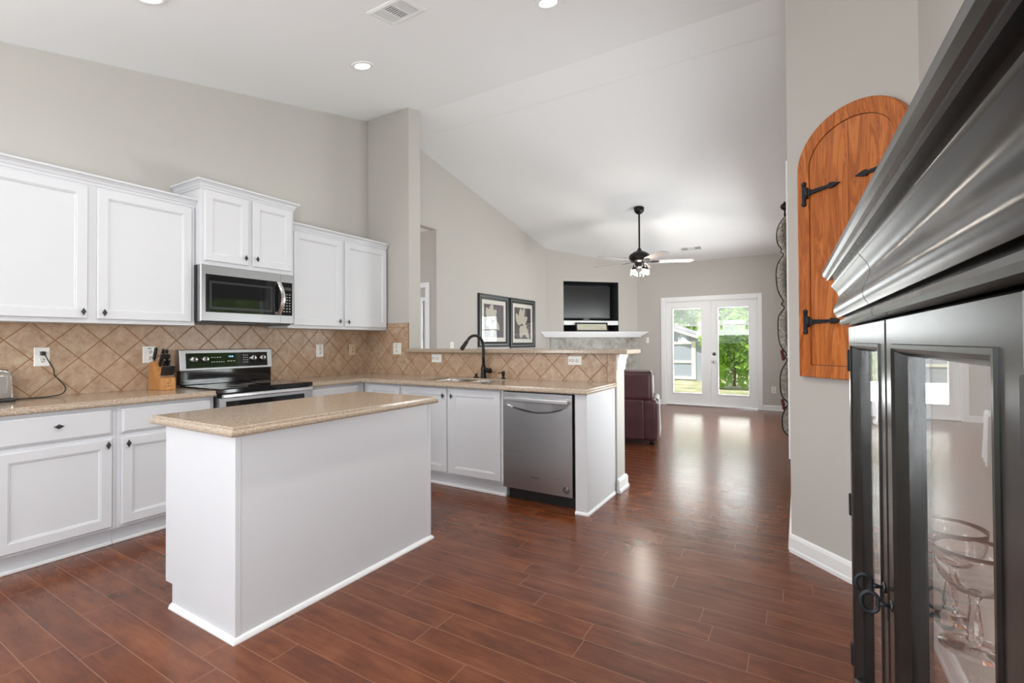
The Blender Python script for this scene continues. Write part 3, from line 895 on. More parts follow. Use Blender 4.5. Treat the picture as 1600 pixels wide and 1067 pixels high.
text_mesh('12:45', 0.019, MG @ Matrix.Translation((2.28, 0.107, 0.0056)), 'clock_digits', 'led', bg_, 0.0003)
def keys(cells):
    mb = MB(MG)
    for a, b_, c, d in cells: mb.box((a, b_, 0.0042), (c, d, 0.0048))
    mb.build('touch_keys', 'silverline', bg_)
keys([(2.12+i*0.019, 0.062, 2.131+i*0.019, 0.0665) for i in range(6)])
keys([(2.12+i*0.022, 0.100, 2.132+i*0.022, 0.1045) for i in range(4)])
keys([(2.385+i*0.017, 0.052+j*0.020, 2.393+i*0.017, 0.057+j*0.020) for i in range(3) for j in range(4)])
keys([(2.25+i*0.024, 0.066, 2.266+i*0.024, 0.071) for i in range(3)])

# ------------------------------------------------------------------ microwave
t = thing('microwave', 'stainless over-the-range microwave with curved handle', 'microwave', (-4.06, 2.264, 1.43))
MY0, MY1, MZ0, MZ1 = 1.882, 2.660, 1.432, 1.864
MB().box((XW+0.002, MY0+0.003, MZ0+0.006), (-3.905, MY1-0.003, MZ1), 0.003).build('body', 'blackplastic', t)
mb = MB().box((XW+0.03, MY0+0.01, MZ0-0.012), (-3.90, MY1-0.01, MZ0+0.006), 0.003)
mb.build('underside_vent', 'blackplastic', t)
fr = MB(ML).rings([(MY0, 2.530, MZ0, MZ1, -3.905), (MY0, 2.530, MZ0, MZ1, -3.866), (MY0+0.006, 2.530, MZ0+0.006, MZ1-0.004, -3.860), (MY0+0.036, 2.5295, MZ0+0.072, MZ1-0.070, -3.860), (MY0+0.037, 2.529, MZ0+0.073, MZ1-0.071, -3.864)]).build('door', 'steel_y', t)
MB(ML).box((MY0+0.036, MZ0+0.072, -3.866), (2.530, MZ1-0.070, -3.858), 0.001).build('door_glass', 'microglass', fr)
mb = MB(ML).rings([(1.945, 2.457, 1.528, 1.745, -3.8585), (1.945, 2.457, 1.528, 1.745, -3.8574), (1.962, 2.440, 1.545, 1.728, -3.8574), (1.962, 2.440, 1.545, 1.728, -3.8585)], False, False)
mb.build('window_border', 'blackplastic', fr)
pts = [(-3.848+0.040*math.sin(PI*i/14), 2.505+0.016*math.sin(PI*i/14), 1.508+0.285*i/14) for i in range(15)]
mb = MB()
for i in range(14):
    a, b = Vector(pts[i]), Vector(pts[i+1])
mb2 = bmesh.new()
rs = []
for p in pts:
    rs.append([mb2.verts.new(Vector(p)+Vector(d)) for d in ((0.005, -0.019, 0), (0.009, 0, 0), (0.005, 0.019, 0), (-0.005, 0.017, 0), (-0.005, -0.017, 0))])
for a, b in zip(rs, rs[1:]):
    for k in range(5): mb2.faces.new((a[k], a[(k+1) % 5], b[(k+1) % 5], b[k]))
mb2.faces.new(rs[0][::-1]); mb2.faces.new(rs[-1])
bmesh.ops.recalc_face_normals(mb2, faces=mb2.faces)
mb._new(mb2)
mb.box((-3.862, 2.49, 1.510), (-3.842, 2.52, 1.53)); mb.box((-3.862, 2.49, 1.770), (-3.842, 2.52, 1.79))
mb.build('handle', 'lightsteel', fr)
cp = MB(ML).rings([(2.532, MY1, MZ0, MZ1, -3.905), (2.532, MY1, MZ0, MZ1, -3.866), (2.532, MY1-0.006, MZ0+0.006, MZ1-0.004, -3.860), (2.5325, MY1-0.018, MZ0+0.072, MZ1-0.070, -3.860), (2.533, MY1-0.019, MZ0+0.073, MZ1-0.071, -3.864)]).build('control_panel', 'steel_y', t)
MB(ML).box((2.532, MZ0+0.072, -3.866), (MY1-0.018, MZ1-0.070, -3.858), 0.001).build('keypad', 'blackgloss', cp)
MB(ML).box((2.553, 1.725, -3.858), (2.630, 1.752, -3.8572)).build('display', 'pewter', cp)
mb = MB(ML)
for i in range(3):
    for j in range(7): mb.box((2.558+i*0.026, 1.535+j*0.025, -3.858), (2.570+i*0.026, 1.543+j*0.025, -3.8574))
mb.build('key_legend', 'silverline', cp)
mb = MB(ML)
mb.tube([(2.255+0.014*math.cos(2*PI*i/20), 1.826+0.006*math.sin(2*PI*i/20), -3.8598) for i in range(20)], 0.0008, 4, True)
mb.tube([(2.235, 1.826, -3.8598), (2.255, 1.829, -3.8598), (2.275, 1.826, -3.8598)], 0.0009, 4)
mb.build('maker_mark', 'silverline', fr)

# ------------------------------------------------------------------ dishwasher
t = thing('dishwasher', 'stainless dishwasher under the peninsula counter', 'dishwasher', (-1.74, 3.55, 0))
W0, W1_ = -2.052, -1.436
MB().box((W0+0.004, 3.31, 0.09), (W1_-0.004, 3.86, 0.868), 0.003).build('tub', 'blackplastic', t)
MB().box((W0+0.01, 3.36, 0.0), (W1_-0.002, 3.40, 0.10)).build('toe_panel', 'blackplastic', t)
MDW = frame_pen(0.0)
mb = MB(MDW)
# door skin with an arched pocket behind the handle
u0, u1, v0, v1 = W0+0.004, W1_-0.010, 0.105, 0.863
n_ = 24
b = bmesh.new()
wf = -3.272
def pocket(u):
    s = (u-(u0+0.03))/((u1-0.03)-(u0+0.03))
    return 0.775-0.055*math.sin(PI*min(1, max(0, s)))**0.9 if 0 < s < 1 else 0.775
us = [u0, u0+0.03]+[u0+0.03+(u1-u0-0.06)*i/n_ for i in range(1, n_)]+[u1-0.03, u1]
rows = []
for u in us:
    pz = pocket(u)
    inside = u0+0.03 < u < u1-0.03
    d_ = 0.022*min(1, math.sin(PI*min(1, max(0, (u-u0-0.03)/(u1-u0-0.06))))*1.3) if inside else 0
    rows.append([b.verts.new((u, v0, wf)), b.verts.new((u, pz-0.012, wf)), b.verts.new((u, pz, wf-d_)), b.verts.new((u, 0.795, wf-d_)), b.verts.new((u, 0.806, wf)), b.verts.new((u, v1, wf))])
for p, q in zip(rows, rows[1:]):
    for k in range(5): b.faces.new((p[k], q[k], q[k+1], p[k+1]))
# sides
ring = [r[0] for r in rows]+rows[-1][1:]+[r[5] for r in rows[::-1]][1:]+rows[0][::-1][1:-1]
back = [b.verts.new((v.co.x, v.co.y, wf-0.036)) for v in ring]
m_ = len(ring)
for i in range(m_): b.faces.new((ring[(i+1) % m_], ring[i], back[i], back[(i+1) % m_]))
bmesh.ops.recalc_face_normals(b, faces=b.faces)
mb._new(b)
dd = mb.build('door', 'steel_y', t)
MAT['steel_z'] = mk_steel('brushed dishwasher steel', 0, (0.46, 0.46, 0.465), 0.28)
dd.data.materials[0] = MAT['steel_z']
mb = MB(MDW)
mb.box((u0+0.018, 0.792, wf+0.004), (u1-0.022, 0.826, wf+0.030), 0.007, 3)
for a in (u0+0.03, u1-0.06): mb.box((a, 0.796, wf-0.002), (a+0.025, 0.822, wf+0.006))
mb.build('handle', 'lightsteel', dd)
text_mesh('Whirlpool', 0.020, MDW @ Matrix.Translation((-1.765, 0.213, wf+0.0008)), 'maker_mark', 'pewter', dd, 0.0004)
mb = MB(MDW).lathe([(0.027, 0), (0.027, 0.0012), (0, 0.0012)], (-1.497, 0.155, wf), n=28)
bd = mb.build('round_badge', 'pewter', dd)
mb = MB(MDW)
mb.tube([(-1.497+0.023*math.cos(2*PI*i/28), 0.155+0.023*math.sin(2*PI*i/28), wf+0.0014) for i in range(28)], 0.0009, 4, True)
for i in range(3): mb.box((-1.512, 0.145+i*0.008, wf+0.001), (-1.482, 0.149+i*0.008, wf+0.0018))
mb.build('badge_lines', 'lightsteel', bd)
mb = MB(MDW)
mb.box((-2.005, 0.838, wf-0.0002), (-1.925, 0.8405, wf+0.0005))
mb.build('vent_slit', 'pewter', dd)
MB(MDW).lathe([(0.004, 0), (0.004, 0.001), (0, 0.001)], (-1.480, 0.838, wf), n=12).build('indicator', 'plate', dd)

# ------------------------------------------------------------------ sink and faucet
t = thing('sink', 'stainless double bowl sink set under the peninsula counter', 'sink', (-2.625, 3.57, 0.70))
def bowl(x0, x1):
    mb = MB()
    y0, y1, zt = T0-0.004, T1+0.004, ZC-0.0185
    b = bmesh.new()
    def ring(i, z): return [b.verts.new(c) for c in ((x0+i, y0+i, z), (x1-i, y0+i, z), (x1-i, y1-i, z), (x0+i, y1-i, z))]
    rs = [ring(-0.012, zt), ring(0, zt), ring(0.004, zt-0.10), ring(0.02, zt-0.185), ring(0.05, zt-0.195), ring(0.05, zt-0.199), ring(0.018, zt-0.189), ring(0.001, zt-0.10), ring(-0.004, zt-0.003), ring(-0.012, zt-0.003)]
    for p, q in zip(rs, rs[1:]):
        for k in range(4): b.faces.new((p[k], p[(k+1) % 4], q[(k+1) % 4], q[k]))
    for p in (rs[4], rs[5]): b.faces.new(p)
    bmesh.ops.recalc_face_normals(b, faces=b.faces)
    mb._new(b)
    o = mb.build('bowl', 'sinksteel', t)
    MB().lathe([(0.045, 0), (0.045, 0.003), (0.03, 0.004), (0.028, 0.001), (0, 0.001)], ((x0+x1)/2, (y0+y1)/2, zt-0.195)).build('drain', 'chrome', o)
bowl(S0+0.002, -2.645); bowl(-2.605, S1-0.002)
t = thing('faucet', 'dark bronze gooseneck pull-down faucet behind the sink', 'faucet', (-2.60, 3.802, ZC))
fx, fy = -2.60, 3.802
MB().lathe([(0.031, 0), (0.031, 0.006), (0.025, 0.014), (0.024, 0.10), (0.019, 0.125), (0.0155, 0.13), (0, 0.13)], (fx, fy, ZC)).build('base', 'bronze', t)
dx, dy = -0.27, -0.96
pts = [(fx, fy, ZC+0.12), (fx, fy, ZC+0.22), (fx, fy, ZC+0.295)]
rad_ = 0.105
for i in range(1, 17):
    th = PI*0.80*i/16
    s = rad_*(1-math.cos(th)); h_ = rad_*math.sin(th)
    pts.append((fx+dx*s, fy+dy*s, ZC+0.302+h_))
sp = MB().tube(pts, 0.0135, 14).build('spout', 'bronze', t)
e0, e1 = Vector(pts[-2]), Vector(pts[-1])
dr_ = (e1-e0).normalized()
MB().tube([e1, e1+dr_*0.012], 0.0142, 14).build('collar', 'pewter', sp)
MB().tube([e1+dr_*0.012, e1+dr_*0.03, e1+dr_*0.07, e1+dr_*0.105, e1+dr_*0.112], [0.0155, 0.018, 0.019, 0.0205, 0.017], 16).build('spray_head', 'bronze', t)
mb = MB().tube([(fx+0.015, fy, ZC+0.07), (fx+0.05, fy-0.004, ZC+0.07), (fx+0.066, fy-0.006, ZC+0.07)], [0.017, 0.018, 0.014], 14)
mb.lathe([(0.012, -0.012), (0.024, -0.01), (0.027, 0), (0.024, 0.01), (0.012, 0.012)], (fx+0.077, fy-0.008, ZC+0.072), axis=(1, -0.1, 0.05))
mb.tube([(fx+0.08, fy-0.01, ZC+0.07), (fx+0.085, fy-0.04, ZC+0.088), (fx+0.086, fy-0.075, ZC+0.10)], [0.008, 0.006, 0.007], 10)
mb.build('lever', 'bronze', t)
MB_ = MB().lathe([(0.030, 0), (0.030, 0.004), (0.022, 0.012), (0.012, 0.016), (0.012, 0.026), (0.017, 0.032), (0.010, 0.042), (0, 0.043)], (-2.685, 3.802, ZC))
tag(MB_.build('sink_stopper_control', 'bronze'), 'small dark bronze cap on the counter left of the faucet', 'faucet accessory')
t = thing('soap_dispenser', 'dark bronze soap pump on the counter right of the faucet', 'soap dispenser', (-2.375, 3.80, ZC))
MB().lathe([(0.022, 0), (0.022, 0.004), (0.013, 0.012), (0.013, 0.035), (0.017, 0.042), (0.017, 0.066), (0.012, 0.074), (0, 0.075)], (-2.375, 3.80, ZC), n=18).build('body', 'bronze', t)
MB().tube([(-2.375, 3.80, ZC+0.055), (-2.395, 3.775, ZC+0.058), (-2.405, 3.76, ZC+0.050)], [0.006, 0.005, 0.004], 8).build('nozzle', 'bronze', t)

# ------------------------------------------------------------------ outlets and switches
def duplex(M, u, v, w, label, horiz=False, kind='outlet', mat='plate', size=(0.076, 0.122), usb=False):
    c = M @ Vector((u, v, w))
    t = thing('wall_outlet' if kind == 'outlet' else 'light_switch', label, kind if kind == 'outlet' else 'light switch', tuple(c))
    Rz = Matrix.Rotation(PI/2, 4, 'Z') if horiz else Matrix.Identity(4)
    ML_ = M @ Matrix.Translation((u, v, w)) @ Rz
    a, b = size[0]/2, size[1]/2
    MB(ML_).rings([(-a, a, -b, b, 0), (-a, a, -b, b, 0.002), (-a+0.004, a-0.004, -b+0.004, b-0.004, 0.006)]).build('plate', mat, t)
    if kind == 'outlet':
        for s in (-1, 1):
            mb = MB(ML_).lathe([(0.0165, 0.005), (0.0165, 0.0075), (0, 0.0075)], (0, s*0.021, 0), n=20)
            f = mb.build('receptacle', mat, t)
            mb = MB(ML_)
            for q in (-0.0065, 0.0065): mb.box((q-0.0015, s*0.021-0.001, 0.007), (q+0.0015, s*0.021+0.009, 0.0079))
            mb.lathe([(0.003, 0.007), (0.003, 0.0079), (0, 0.0079)], (0, s*0.021-0.008, 0), n=10)
            mb.build('slots', 'slot', f)
        if usb:
            MB(ML_).box((-0.012, 0.045, 0.005), (0.012, 0.050, 0.0066)).build('button', 'slot', t)
    else:
        MB(ML_).box((-0.0165, -0.034, 0.004), (0.0165, 0.034, 0.0085), 0.002).build('rocker', mat, t)
    return t
MT = frame_left(0.0)
duplex(MT, 1.107, 1.180, XW+0.0122, 'white outlet with a black plug in it, beside the toaster', size=(0.078, 0.124))
duplex(MT, 1.712, 1.180, XW+0.0122, 'white outlet on the tiles behind the knife block', usb=True, size=(0.086, 0.128))
duplex(MT, 3.228, 1.183, XW+0.0122, 'white outlet on the tiles just right of the range', usb=True, size=(0.086, 0.130))
duplex(MT, 3.648, 1.187, XW+0.0122, 'tan outlet on the tiles near the corner of the range wall', mat='almond', size=(0.08, 0.122))
MQ = frame_pen(0.0)
duplex(MQ, -3.80, 1.196, -YP+0.0122, 'white outlet on the tiled wall end under the cabinet', usb=True, size=(0.118, 0.128))
duplex(MQ, -3.240, 1.098, -YP+0.0122, 'white sideways outlet under the bar left of the faucet', True, usb=True, size=(0.086, 0.130))
duplex(MQ, -1.683, 1.098, -YP+0.0122, 'white sideways outlet under the bar above the dishwasher', True, usb=True, size=(0.080, 0.130))
duplex(MT, 5.445, 1.205, XW, 'white switch on the wall left of the framed pictures, just above the bar', kind='switch', size=(0.085, 0.13))
duplex(MQ, -2.657, 1.288, -YB, 'white switch between the mantel and the glazed doors', kind='switch', size=(0.06, 0.118))
duplex(MQ, -0.398, 0.378, -YB, 'white outlet low on the wall right of the glazed doors', size=(0.08, 0.122))
duplex(frame_dir((XD, 0), (0, -1)), -2.42, 0.30, 0, 'white outlet low on the wall behind the black hutch')

# ------------------------------------------------------------------ things on the counters
t = thing('toaster', 'chrome toaster with black base, cut by the left photo edge', 'toaster', (-4.12, 0.80, ZC))
prof = []
for (y, z) in ((0.655, 0.018), (0.655, 0.15), (0.67, 0.182), (0.70, 0.196), (0.88, 0.196), (0.908, 0.186), (0.922, 0.155), (0.930, 0.018)): prof.append((y, ZC+z))
MB().prism(prof, -4.20, -4.045, 0, 0.010).build('body', 'chrome', t)
MB().prism([(y*1.0+(0.004 if y > 0.8 else -0.004), z+(0.003 if z > ZC+0.1 else 0)) for y, z in prof], -4.165, -4.08, 0, 0.006).build('crumb_frame', 'blackplastic', t)
MB().box((-4.21, 0.645, ZC), (-4.035, 0.938, ZC+0.020), 0.006).build('base', 'blackplastic', t)
MB().box((-4.0455, 0.70, ZC+0.05), (-4.042, 0.90, ZC+0.16), 0.0015).build('side_panel', 'lightsteel', t)
CORD = [(-4.2465, 1.107, 1.202), (-4.225, 1.112, 1.196), (-4.215, 1.130, 1.150), (-4.215, 1.153, 1.10), (-4.22, 1.160, 1.06), (-4.215, 1.185, 1.02), (-4.21, 1.208, 0.985), (-4.20, 1.208, 0.955), (-4.19, 1.183, 0.932), (-4.18, 1.12, 0.9225), (-4.17, 1.03, 0.9225), (-4.14, 0.945, 0.9245), (-4.12, 0.932, 0.93)]
def smooth_pts(P, k=6):
    P = [Vector(p) for p in P]; out = []
    for i in range(len(P)-1):
        p0, p1, p2, p3 = P[max(i-1, 0)], P[i], P[i+1], P[min(i+2, len(P)-1)]
        for j in range(k):
            s = j/k
            out.append(0.5*((2*p1)+(p2-p0)*s+(2*p0-5*p1+4*p2-p3)*s*s+(3*p1-p0-3*p2+p3)*s**3))
    out.append(P[-1])
    return out
cd_ = MB().tube(smooth_pts(CORD), 0.0034, 8).build('power_cord', 'blackplastic', t)
MB().box((-4.251, 1.094, 1.190), (-4.224, 1.120, 1.216), 0.005).build('plug', 'blackplastic', cd_)

t = thing('knife_block', 'honey coloured wooden knife block beside the range', 'knife block', (-4.13, 1.74, ZC))
KX0, KX1 = -4.235, -4.025
mb = MB().prism([(KX0, ZC), (KX1, ZC), (KX1, ZC+0.088), (KX1-0.050, ZC+0.100), (KX1-0.085, ZC+0.135), (KX1-0.13, ZC+0.215), (KX0+0.02, ZC+0.20)], 1.692, 1.792, 1, 0.003)
kb = mb.build('block', 'block', t)
mb = MB(ML)
mb.tube([(1.742+0.008*math.cos(2*PI*i/16), ZC+0.052+0.008*math.sin(2*PI*i/16), KX1+0.0002) for i in range(16)], 0.0012, 4, True)
mb.box((1.735, ZC+0.044, KX1-0.001), (1.738, ZC+0.060, KX1+0.0008)); mb.box((1.746, ZC+0.044, KX1-0.001), (1.749, ZC+0.058, KX1+0.0008))
mb.box((1.720, ZC+0.028, KX1-0.001), (1.766, ZC+0.033, KX1+0.0008))
mb.build('stamped_mark', 'ink', kb)
def knife(o, d, L, w, th, label, group=None):
    d = Vector(d).normalized()
    o = Vector(o)
    t = thing('kitchen_knife', label, 'knife', tuple(o), group)
    u = Vector((0, 1, 0)); v = d; w_ = u.cross(v)
    M = Matrix(((u.x, v.x, w_.x, o.x), (u.y, v.y, w_.y, o.y), (u.z, v.z, w_.z, o.z), (0, 0, 0, 1)))
    MB(M).box((-th/2, 0.012, -w/2), (th/2, L, w/2), min(th, w)*0.3, 2).build('handle', 'blackplastic', t)
    MB(M).box((-th/2*0.9, 0.0, -w/2*0.9), (th/2*0.9, 0.013, w/2*0.9), 0.001).build('bolster', 'lightsteel', t)
    mb = MB(M)
    for q in (0.3, 0.6, 0.88):
        mb.lathe([(0.0028, 0), (0.0028, 0.0008), (0, 0.0008)], (th/2-0.0002, L*q, 0), n=8, axis=(1, 0, 0))
    mb.lathe([(w*0.3, 0), (w*0.3, 0.001), (0, 0.001)], (0, L, 0), n=8, axis=(0, 1, 0))
    mb.build('rivets', 'lightsteel', t)
    return t
dk = (0.47, 0, 0.88)
knife((-4.178, 1.708, ZC+0.216), (0.30, 0.04, 0.95), 0.105, 0.026, 0.016, 'big black knife handle standing apart at the left of the block')
for i, (x, y, z, L) in enumerate(((-4.160, 1.742, 0.205, 0.115), (-4.160, 1.766, 0.205, 0.110), (-4.135, 1.724, 0.178, 0.105), (-4.135, 1.748, 0.178, 0.105), (-4.135, 1.772, 0.178, 0.10), (-4.115, 1.735, 0.142, 0.095), (-4.115, 1.764, 0.142, 0.095))):
    knife((x+0.006, y, ZC+z), dk, L, 0.024, 0.015, 'large black riveted knife handle in the upper rows of the block', 'large knives in the block')
for i in range(7):
    knife((-4.052, 1.704+i*0.0128, ZC+0.097), (0.30, 0, 0.95), 0.085, 0.014, 0.0085, 'slim black steak knife handle in the front row of the block', 'steak knives in the block')
tag(MB().box((-2.72, 3.98, 1.198), (-2.50, 4.13, 1.205), 0.002).build('folded_paper', 'paper'), 'white folded paper lying on the bar behind the faucet', 'paper')

# ------------------------------------------------------------------ ceiling fixtures
def on_plane(zf, x, y, slope):
    n = Vector((0, -slope, 1)).normalized()
    return Vector((x, y, zf(y))), n
def downlight(x, y, label, power=16):
    p, n = on_plane(zk, x, y, 0.2248)
    t = thing('recessed_light', label, 'ceiling light', tuple(p), 'recessed ceiling lights')
    M = Matrix.Translation(p) @ (Vector((0, 0, -1)).rotation_difference(-n)).to_matrix().to_4x4() @ Matrix.Rotation(PI, 4, 'X')
    MB(M).lathe([(0.062, 0.0005), (0.094, 0.0005), (0.094, 0.004), (0.086, 0.010), (0.066, 0.012), (0.062, 0.008)], n=32, close=False).build('trim_ring', 'trim', t)
    MB(M).lathe([(0.064, 0.002), (0.064, 0.006), (0, 0.009)], n=32).build('lens', 'downlight', t)
    light('downlight_lamp', 'SPOT', p - n*0.03, power, (1, 0.95, 0.89), aim=(0, 0, -1), size=0.06, spot=R(150), blend=0.8)
downlight(-3.106, 2.77, 'lit recessed ceiling light in front of the microwave, fully in view')
downlight(-3.150, 1.255, 'lit recessed ceiling light cut by the top left photo edge')
downlight(-1.470, 2.960, 'lit recessed ceiling light cut by the top photo edge right of the vent', 24)
downlight(-1.50, 1.30, 'added recessed ceiling light, unseen above the frame', 85)  # added out of view to light the peninsula fronts
def vent(name_label, zf, slope, x0, x1, y0, y1):
    p = Vector(((x0+x1)/2, (y0+y1)/2, zf((y0+y1)/2)))
    n = Vector((0, -slope, 1)).normalized()
    u = Vector((1, 0, 0)); w = -n; v = w.cross(u)
    M = Matrix(((u.x, v.x, w.x, p.x), (u.y, v.y, w.y, p.y), (u.z, v.z, w.z, p.z), (0, 0, 0, 1)))
    t = thing('ceiling_vent', name_label, 'air vent', tuple(p))
    a, b = (x1-x0)/2, (y1-y0)/2
    MB(M).rings([(-a, a, -b, b, 0), (-a, a, -b, b, 0.003), (-a+0.02, a-0.02, -b+0.02, b-0.02, 0.010), (-a+0.035, a-0.035, -b+0.035, b-0.035, 0.008), (-a+0.036, a-0.036, -b+0.036, b-0.036, 0.002)]).build('frame', 'trim', t)
    MB(M).box((-a+0.036, -b+0.036, 0.0015), (a-0.036, b-0.036, 0.0025)).build('duct', 'grille_dark', t)
    third = (2*a-0.072)/3
    for k in range(3):
        mb = MB(M)
        s0 = -a+0.036+k*third
        if k == 1:
            m = 9
            for i in range(m):
                v_ = -b+0.036+(2*b-0.072)*(i+0.5)/m
                mb.box((s0+0.004, v_-0.0022, 0.003), (s0+third-0.004, v_+0.0022, 0.0075))
        else:
            m = 7
            for i in range(m):
                u_ = s0+0.004+(third-0.008)*(i+0.5)/m
                mb.box((u_-0.0024, -b+0.036, 0.003), (u_+0.0024, b-0.036, 0.0075))
        mb.box((s0+third-0.004, -b+0.036, 0.003), (s0+third+0.004, b-0.036, 0.008)) if k < 2 else None
        mb.build('louvers', 'trim', t)
vent('white louvered ceiling vent above the kitchen', zk, 0.2248, -2.445, -2.135, 2.21, 2.46)
vent('white louvered ceiling vent near the glazed doors', zl, -0.19546, -1.87, -1.475, 9.07, 9.28)

# ------------------------------------------------------------------ ceiling fan
FX, FY = -2.095, 7.328
t = thing('ceiling_fan', 'dark bronze ceiling fan with pale blades and lit glass shades', 'ceiling fan', (FX, FY, 2.35))
zc = zl(FY)
MB().lathe([(0.075, 0.03), (0.078, -0.02), (0.070, -0.055), (0.045, -0.085), (0.022, -0.095), (0.015, -0.10)], (FX, FY, zc), n=28).build('canopy', 'bronze', t)
MB().lathe([(0.0135, 0), (0.0135, zc-0.09-2.66)], (FX, FY, 2.66), n=14).build('downrod', 'bronze', t)
MB().lathe([(0.02, 2.70), (0.032, 2.675), (0.05, 2.655), (0.10, 2.635), (0.148, 2.60), (0.158, 2.57), (0.158, 2.535), (0.14, 2.50), (0.09, 2.485), (0.07, 2.47), (0.07, 2.43), (0.05, 2.40), (0.02, 2.39)], (FX, FY, 0), n=36).build('motor_housing', 'bronze', t)
for th in (66, -6, -78, 138, 210):
    a = R(th+30.937)
    c_, s_ = math.cos(a), math.sin(a)
    pit = R(-12)
    M = Matrix(((c_, -s_, 0, FX), (s_, c_, 0, FY), (0, 0, 1, 2.495), (0, 0, 0, 1))) @ Matrix.Rotation(pit, 4, 'X')
    pts = []
    for i in range(13):
        q = PI*(-0.5+i/12)
        pts.append((0.735+0.072*math.cos(q), 0.072*math.sin(q)))
    pts += [(0.30, 0.058), (0.225, 0.045), (0.225, -0.045), (0.30, -0.058)]
    bl = MB(M).prism(pts, -0.004, 0.004, 2, 0.002).build('blade', 'fanblade', t)
    mb = MB(M).prism([(0.09, -0.018), (0.16, -0.014), (0.20, -0.040), (0.29, -0.030), (0.30, 0), (0.29, 0.030), (0.20, 0.040), (0.16, 0.014), (0.09, 0.018)], -0.011, -0.0045, 2, 0.001)
    mb.build('blade_iron', 'bronze', t)
for th in (200, 290, 340, 110):
    a = R(th+30.937)
    c_, s_ = math.cos(a), math.sin(a)
    rr = 0.105
    x, y = FX+c_*rr, FY+s_*rr
    arm = MB().tube(smooth_pts([(FX+c_*0.04, FY+s_*0.04, 2.41), (FX+c_*0.08, FY+s_*0.08, 2.435), (x, y, 2.425), (x, y, 2.395)]), 0.008, 8).lathe([(0.02, 2.40), (0.026, 2.38), (0.026, 2.365)], (x, y, 0), n=16).build('lamp_arm', 'bronze', t)
    sh = MB().lathe([(0.028, 2.375), (0.046, 2.355), (0.052, 2.31), (0.056, 2.262), (0.054, 2.262), (0.050, 2.31), (0.044, 2.352), (0.028, 2.371)], (x, y, 0), n=24, close=False).build('lamp_shade', 'glass', t)
    MB().lathe([(0.010, 2.37), (0.012, 2.35), (0.024, 2.325), (0.024, 2.31), (0.012, 2.292), (0, 2.288)], (x, y, 0), n=16).build('bulb', 'bulb', arm)
light('fan_lamp', 'POINT', (FX, FY, 2.27), 26, (1, 0.92, 0.82), size=0.07)
MB().tube([(FX+0.02, FY-0.03, 2.40), (FX+0.02, FY-0.03, 2.20)], 0.0015, 6).lathe([(0.004, 2.20), (0.006, 2.19), (0.003, 2.175), (0, 2.174)], (FX+0.02, FY-0.03, 0), n=8).build('pull_chain', 'bronze', t)

# ------------------------------------------------------------------ fireplace
t = thing('fireplace', 'grey stone tile fireplace surround below the white mantel', 'fireplace', tuple(MF @ Vector((1.0, 0, 0))))
mb = MB(MF)
for a, b, c, d in ((0.085, 0.60, 0, 1.35), (1.38, 1.965, 0, 1.35), (0.60, 1.38, 0.86, 1.35)): mb.box((a, c, 0.0), (b, d, 0.014))
def mk_ft():
    n = NT('grey brown fireplace tile')
    x, y, z = n.sep(n.pos())
    s = n.math('MULTIPLY', n.math('ADD', x, y), 0.70711)
    T = 0.318
    def edge(a):
        f = n.math('FRACT', n.math('DIVIDE', a, T)); return n.math('MINIMUM', f, n.math('SUBTRACT', 1.0, f))
    e = n.math('MINIMUM', edge(n.math('ADD', s, 0.02)), edge(n.math('ADD', z, 0.24)))
    f = n.noise(n.pos(), 8, 6, 0.65)
    c = n.ramp(f, [(0.32, (0.20, 0.165, 0.13)), (0.5, (0.33, 0.31, 0.28)), (0.7, (0.42, 0.43, 0.41))])
    c = n.mix(n.math('LESS_THAN', e, 0.011), c, (0.52, 0.49, 0.44))
    n.set(col=c, rough=0.4); return n.m
MAT['ftile'] = mk_ft()
mb.build('tile_surround', 'ftile', t)
mb = MB(MF).box((0.60, 0, 0.0), (1.38, 0.86, 0.006))
mb.build('firebox', 'firebox', t)
mb = MB(MF)
for a, b, c, d in ((0.60, 0.63, 0.0, 0.86), (1.35, 1.38, 0.0, 0.86), (0.63, 1.35, 0.83, 0.86), (0.63, 1.35, 0.10, 0.12)): mb.box((a, c, 0.006), (b, d, 0.02))
mb.build('firebox_frame', 'iron', t)
mb = MB(MF)
# shelf trimmed by the neighbouring walls
def mantel_pts(w, over): return [(0.012+0.0, 0.001), (1.952, 0.001), (1.952+w*0.98, w), (0.012-w*0.98, w)]
b2 = MB(MF @ Matrix(((1, 0, 0, 0), (0, 0, 1, 0), (0, 1, 0, 0), (0, 0, 0, 1))))
for w, z0, z1 in ((0.185, 1.440, 1.464), (0.150, 1.415, 1.440), (0.115, 1.385, 1.415), (0.075, 1.352, 1.385)):
    b2.prism(mantel_pts(w, 0), z0, z1, 2)
bmesh.ops.recalc_face_normals(b2.bm, faces=b2.bm.faces)
tag(b2.build('mantel', 'trim'), 'white stepped mantel shelf under the television niche', 'mantel')
tag(MB(MF).box((NS[0]+0.006, 1.600, -0.30), (NS[1]-0.006, 1.688, -0.006), 0.003).build('niche_shelf', 'trim'), 'white board across the niche carrying the television', 'shelf')
t = thing('television', 'black flat screen television inside the wall niche', 'television', tuple(MF @ Vector((0.9, 1.69, -0.15))))
MB(MF).box((0.40, 1.735, -0.17), (1.425, 2.40, -0.115), 0.006).build('housing', 'blackplastic', t)
MB(MF).box((0.418, 1.765, -0.1155), (1.407, 2.382, -0.1135)).build('screen', 'screen', t)
MB(MF).box((0.62, 1.6885, -0.23), (1.20, 1.697, -0.08), 0.003).box((0.84, 1.695, -0.165), (0.98, 1.74, -0.14)).build('stand', 'blackplastic', t)
MB(MF).box((0.88, 1.745, -0.1155), (0.94, 1.752, -0.1135)).build('maker_mark', 'pewter', t)
t = thing('framed_sign', 'small framed sign with two lines of script leaning on the mantel', 'sign', tuple(MF @ Vector((0.94, 1.464, 0.06))))
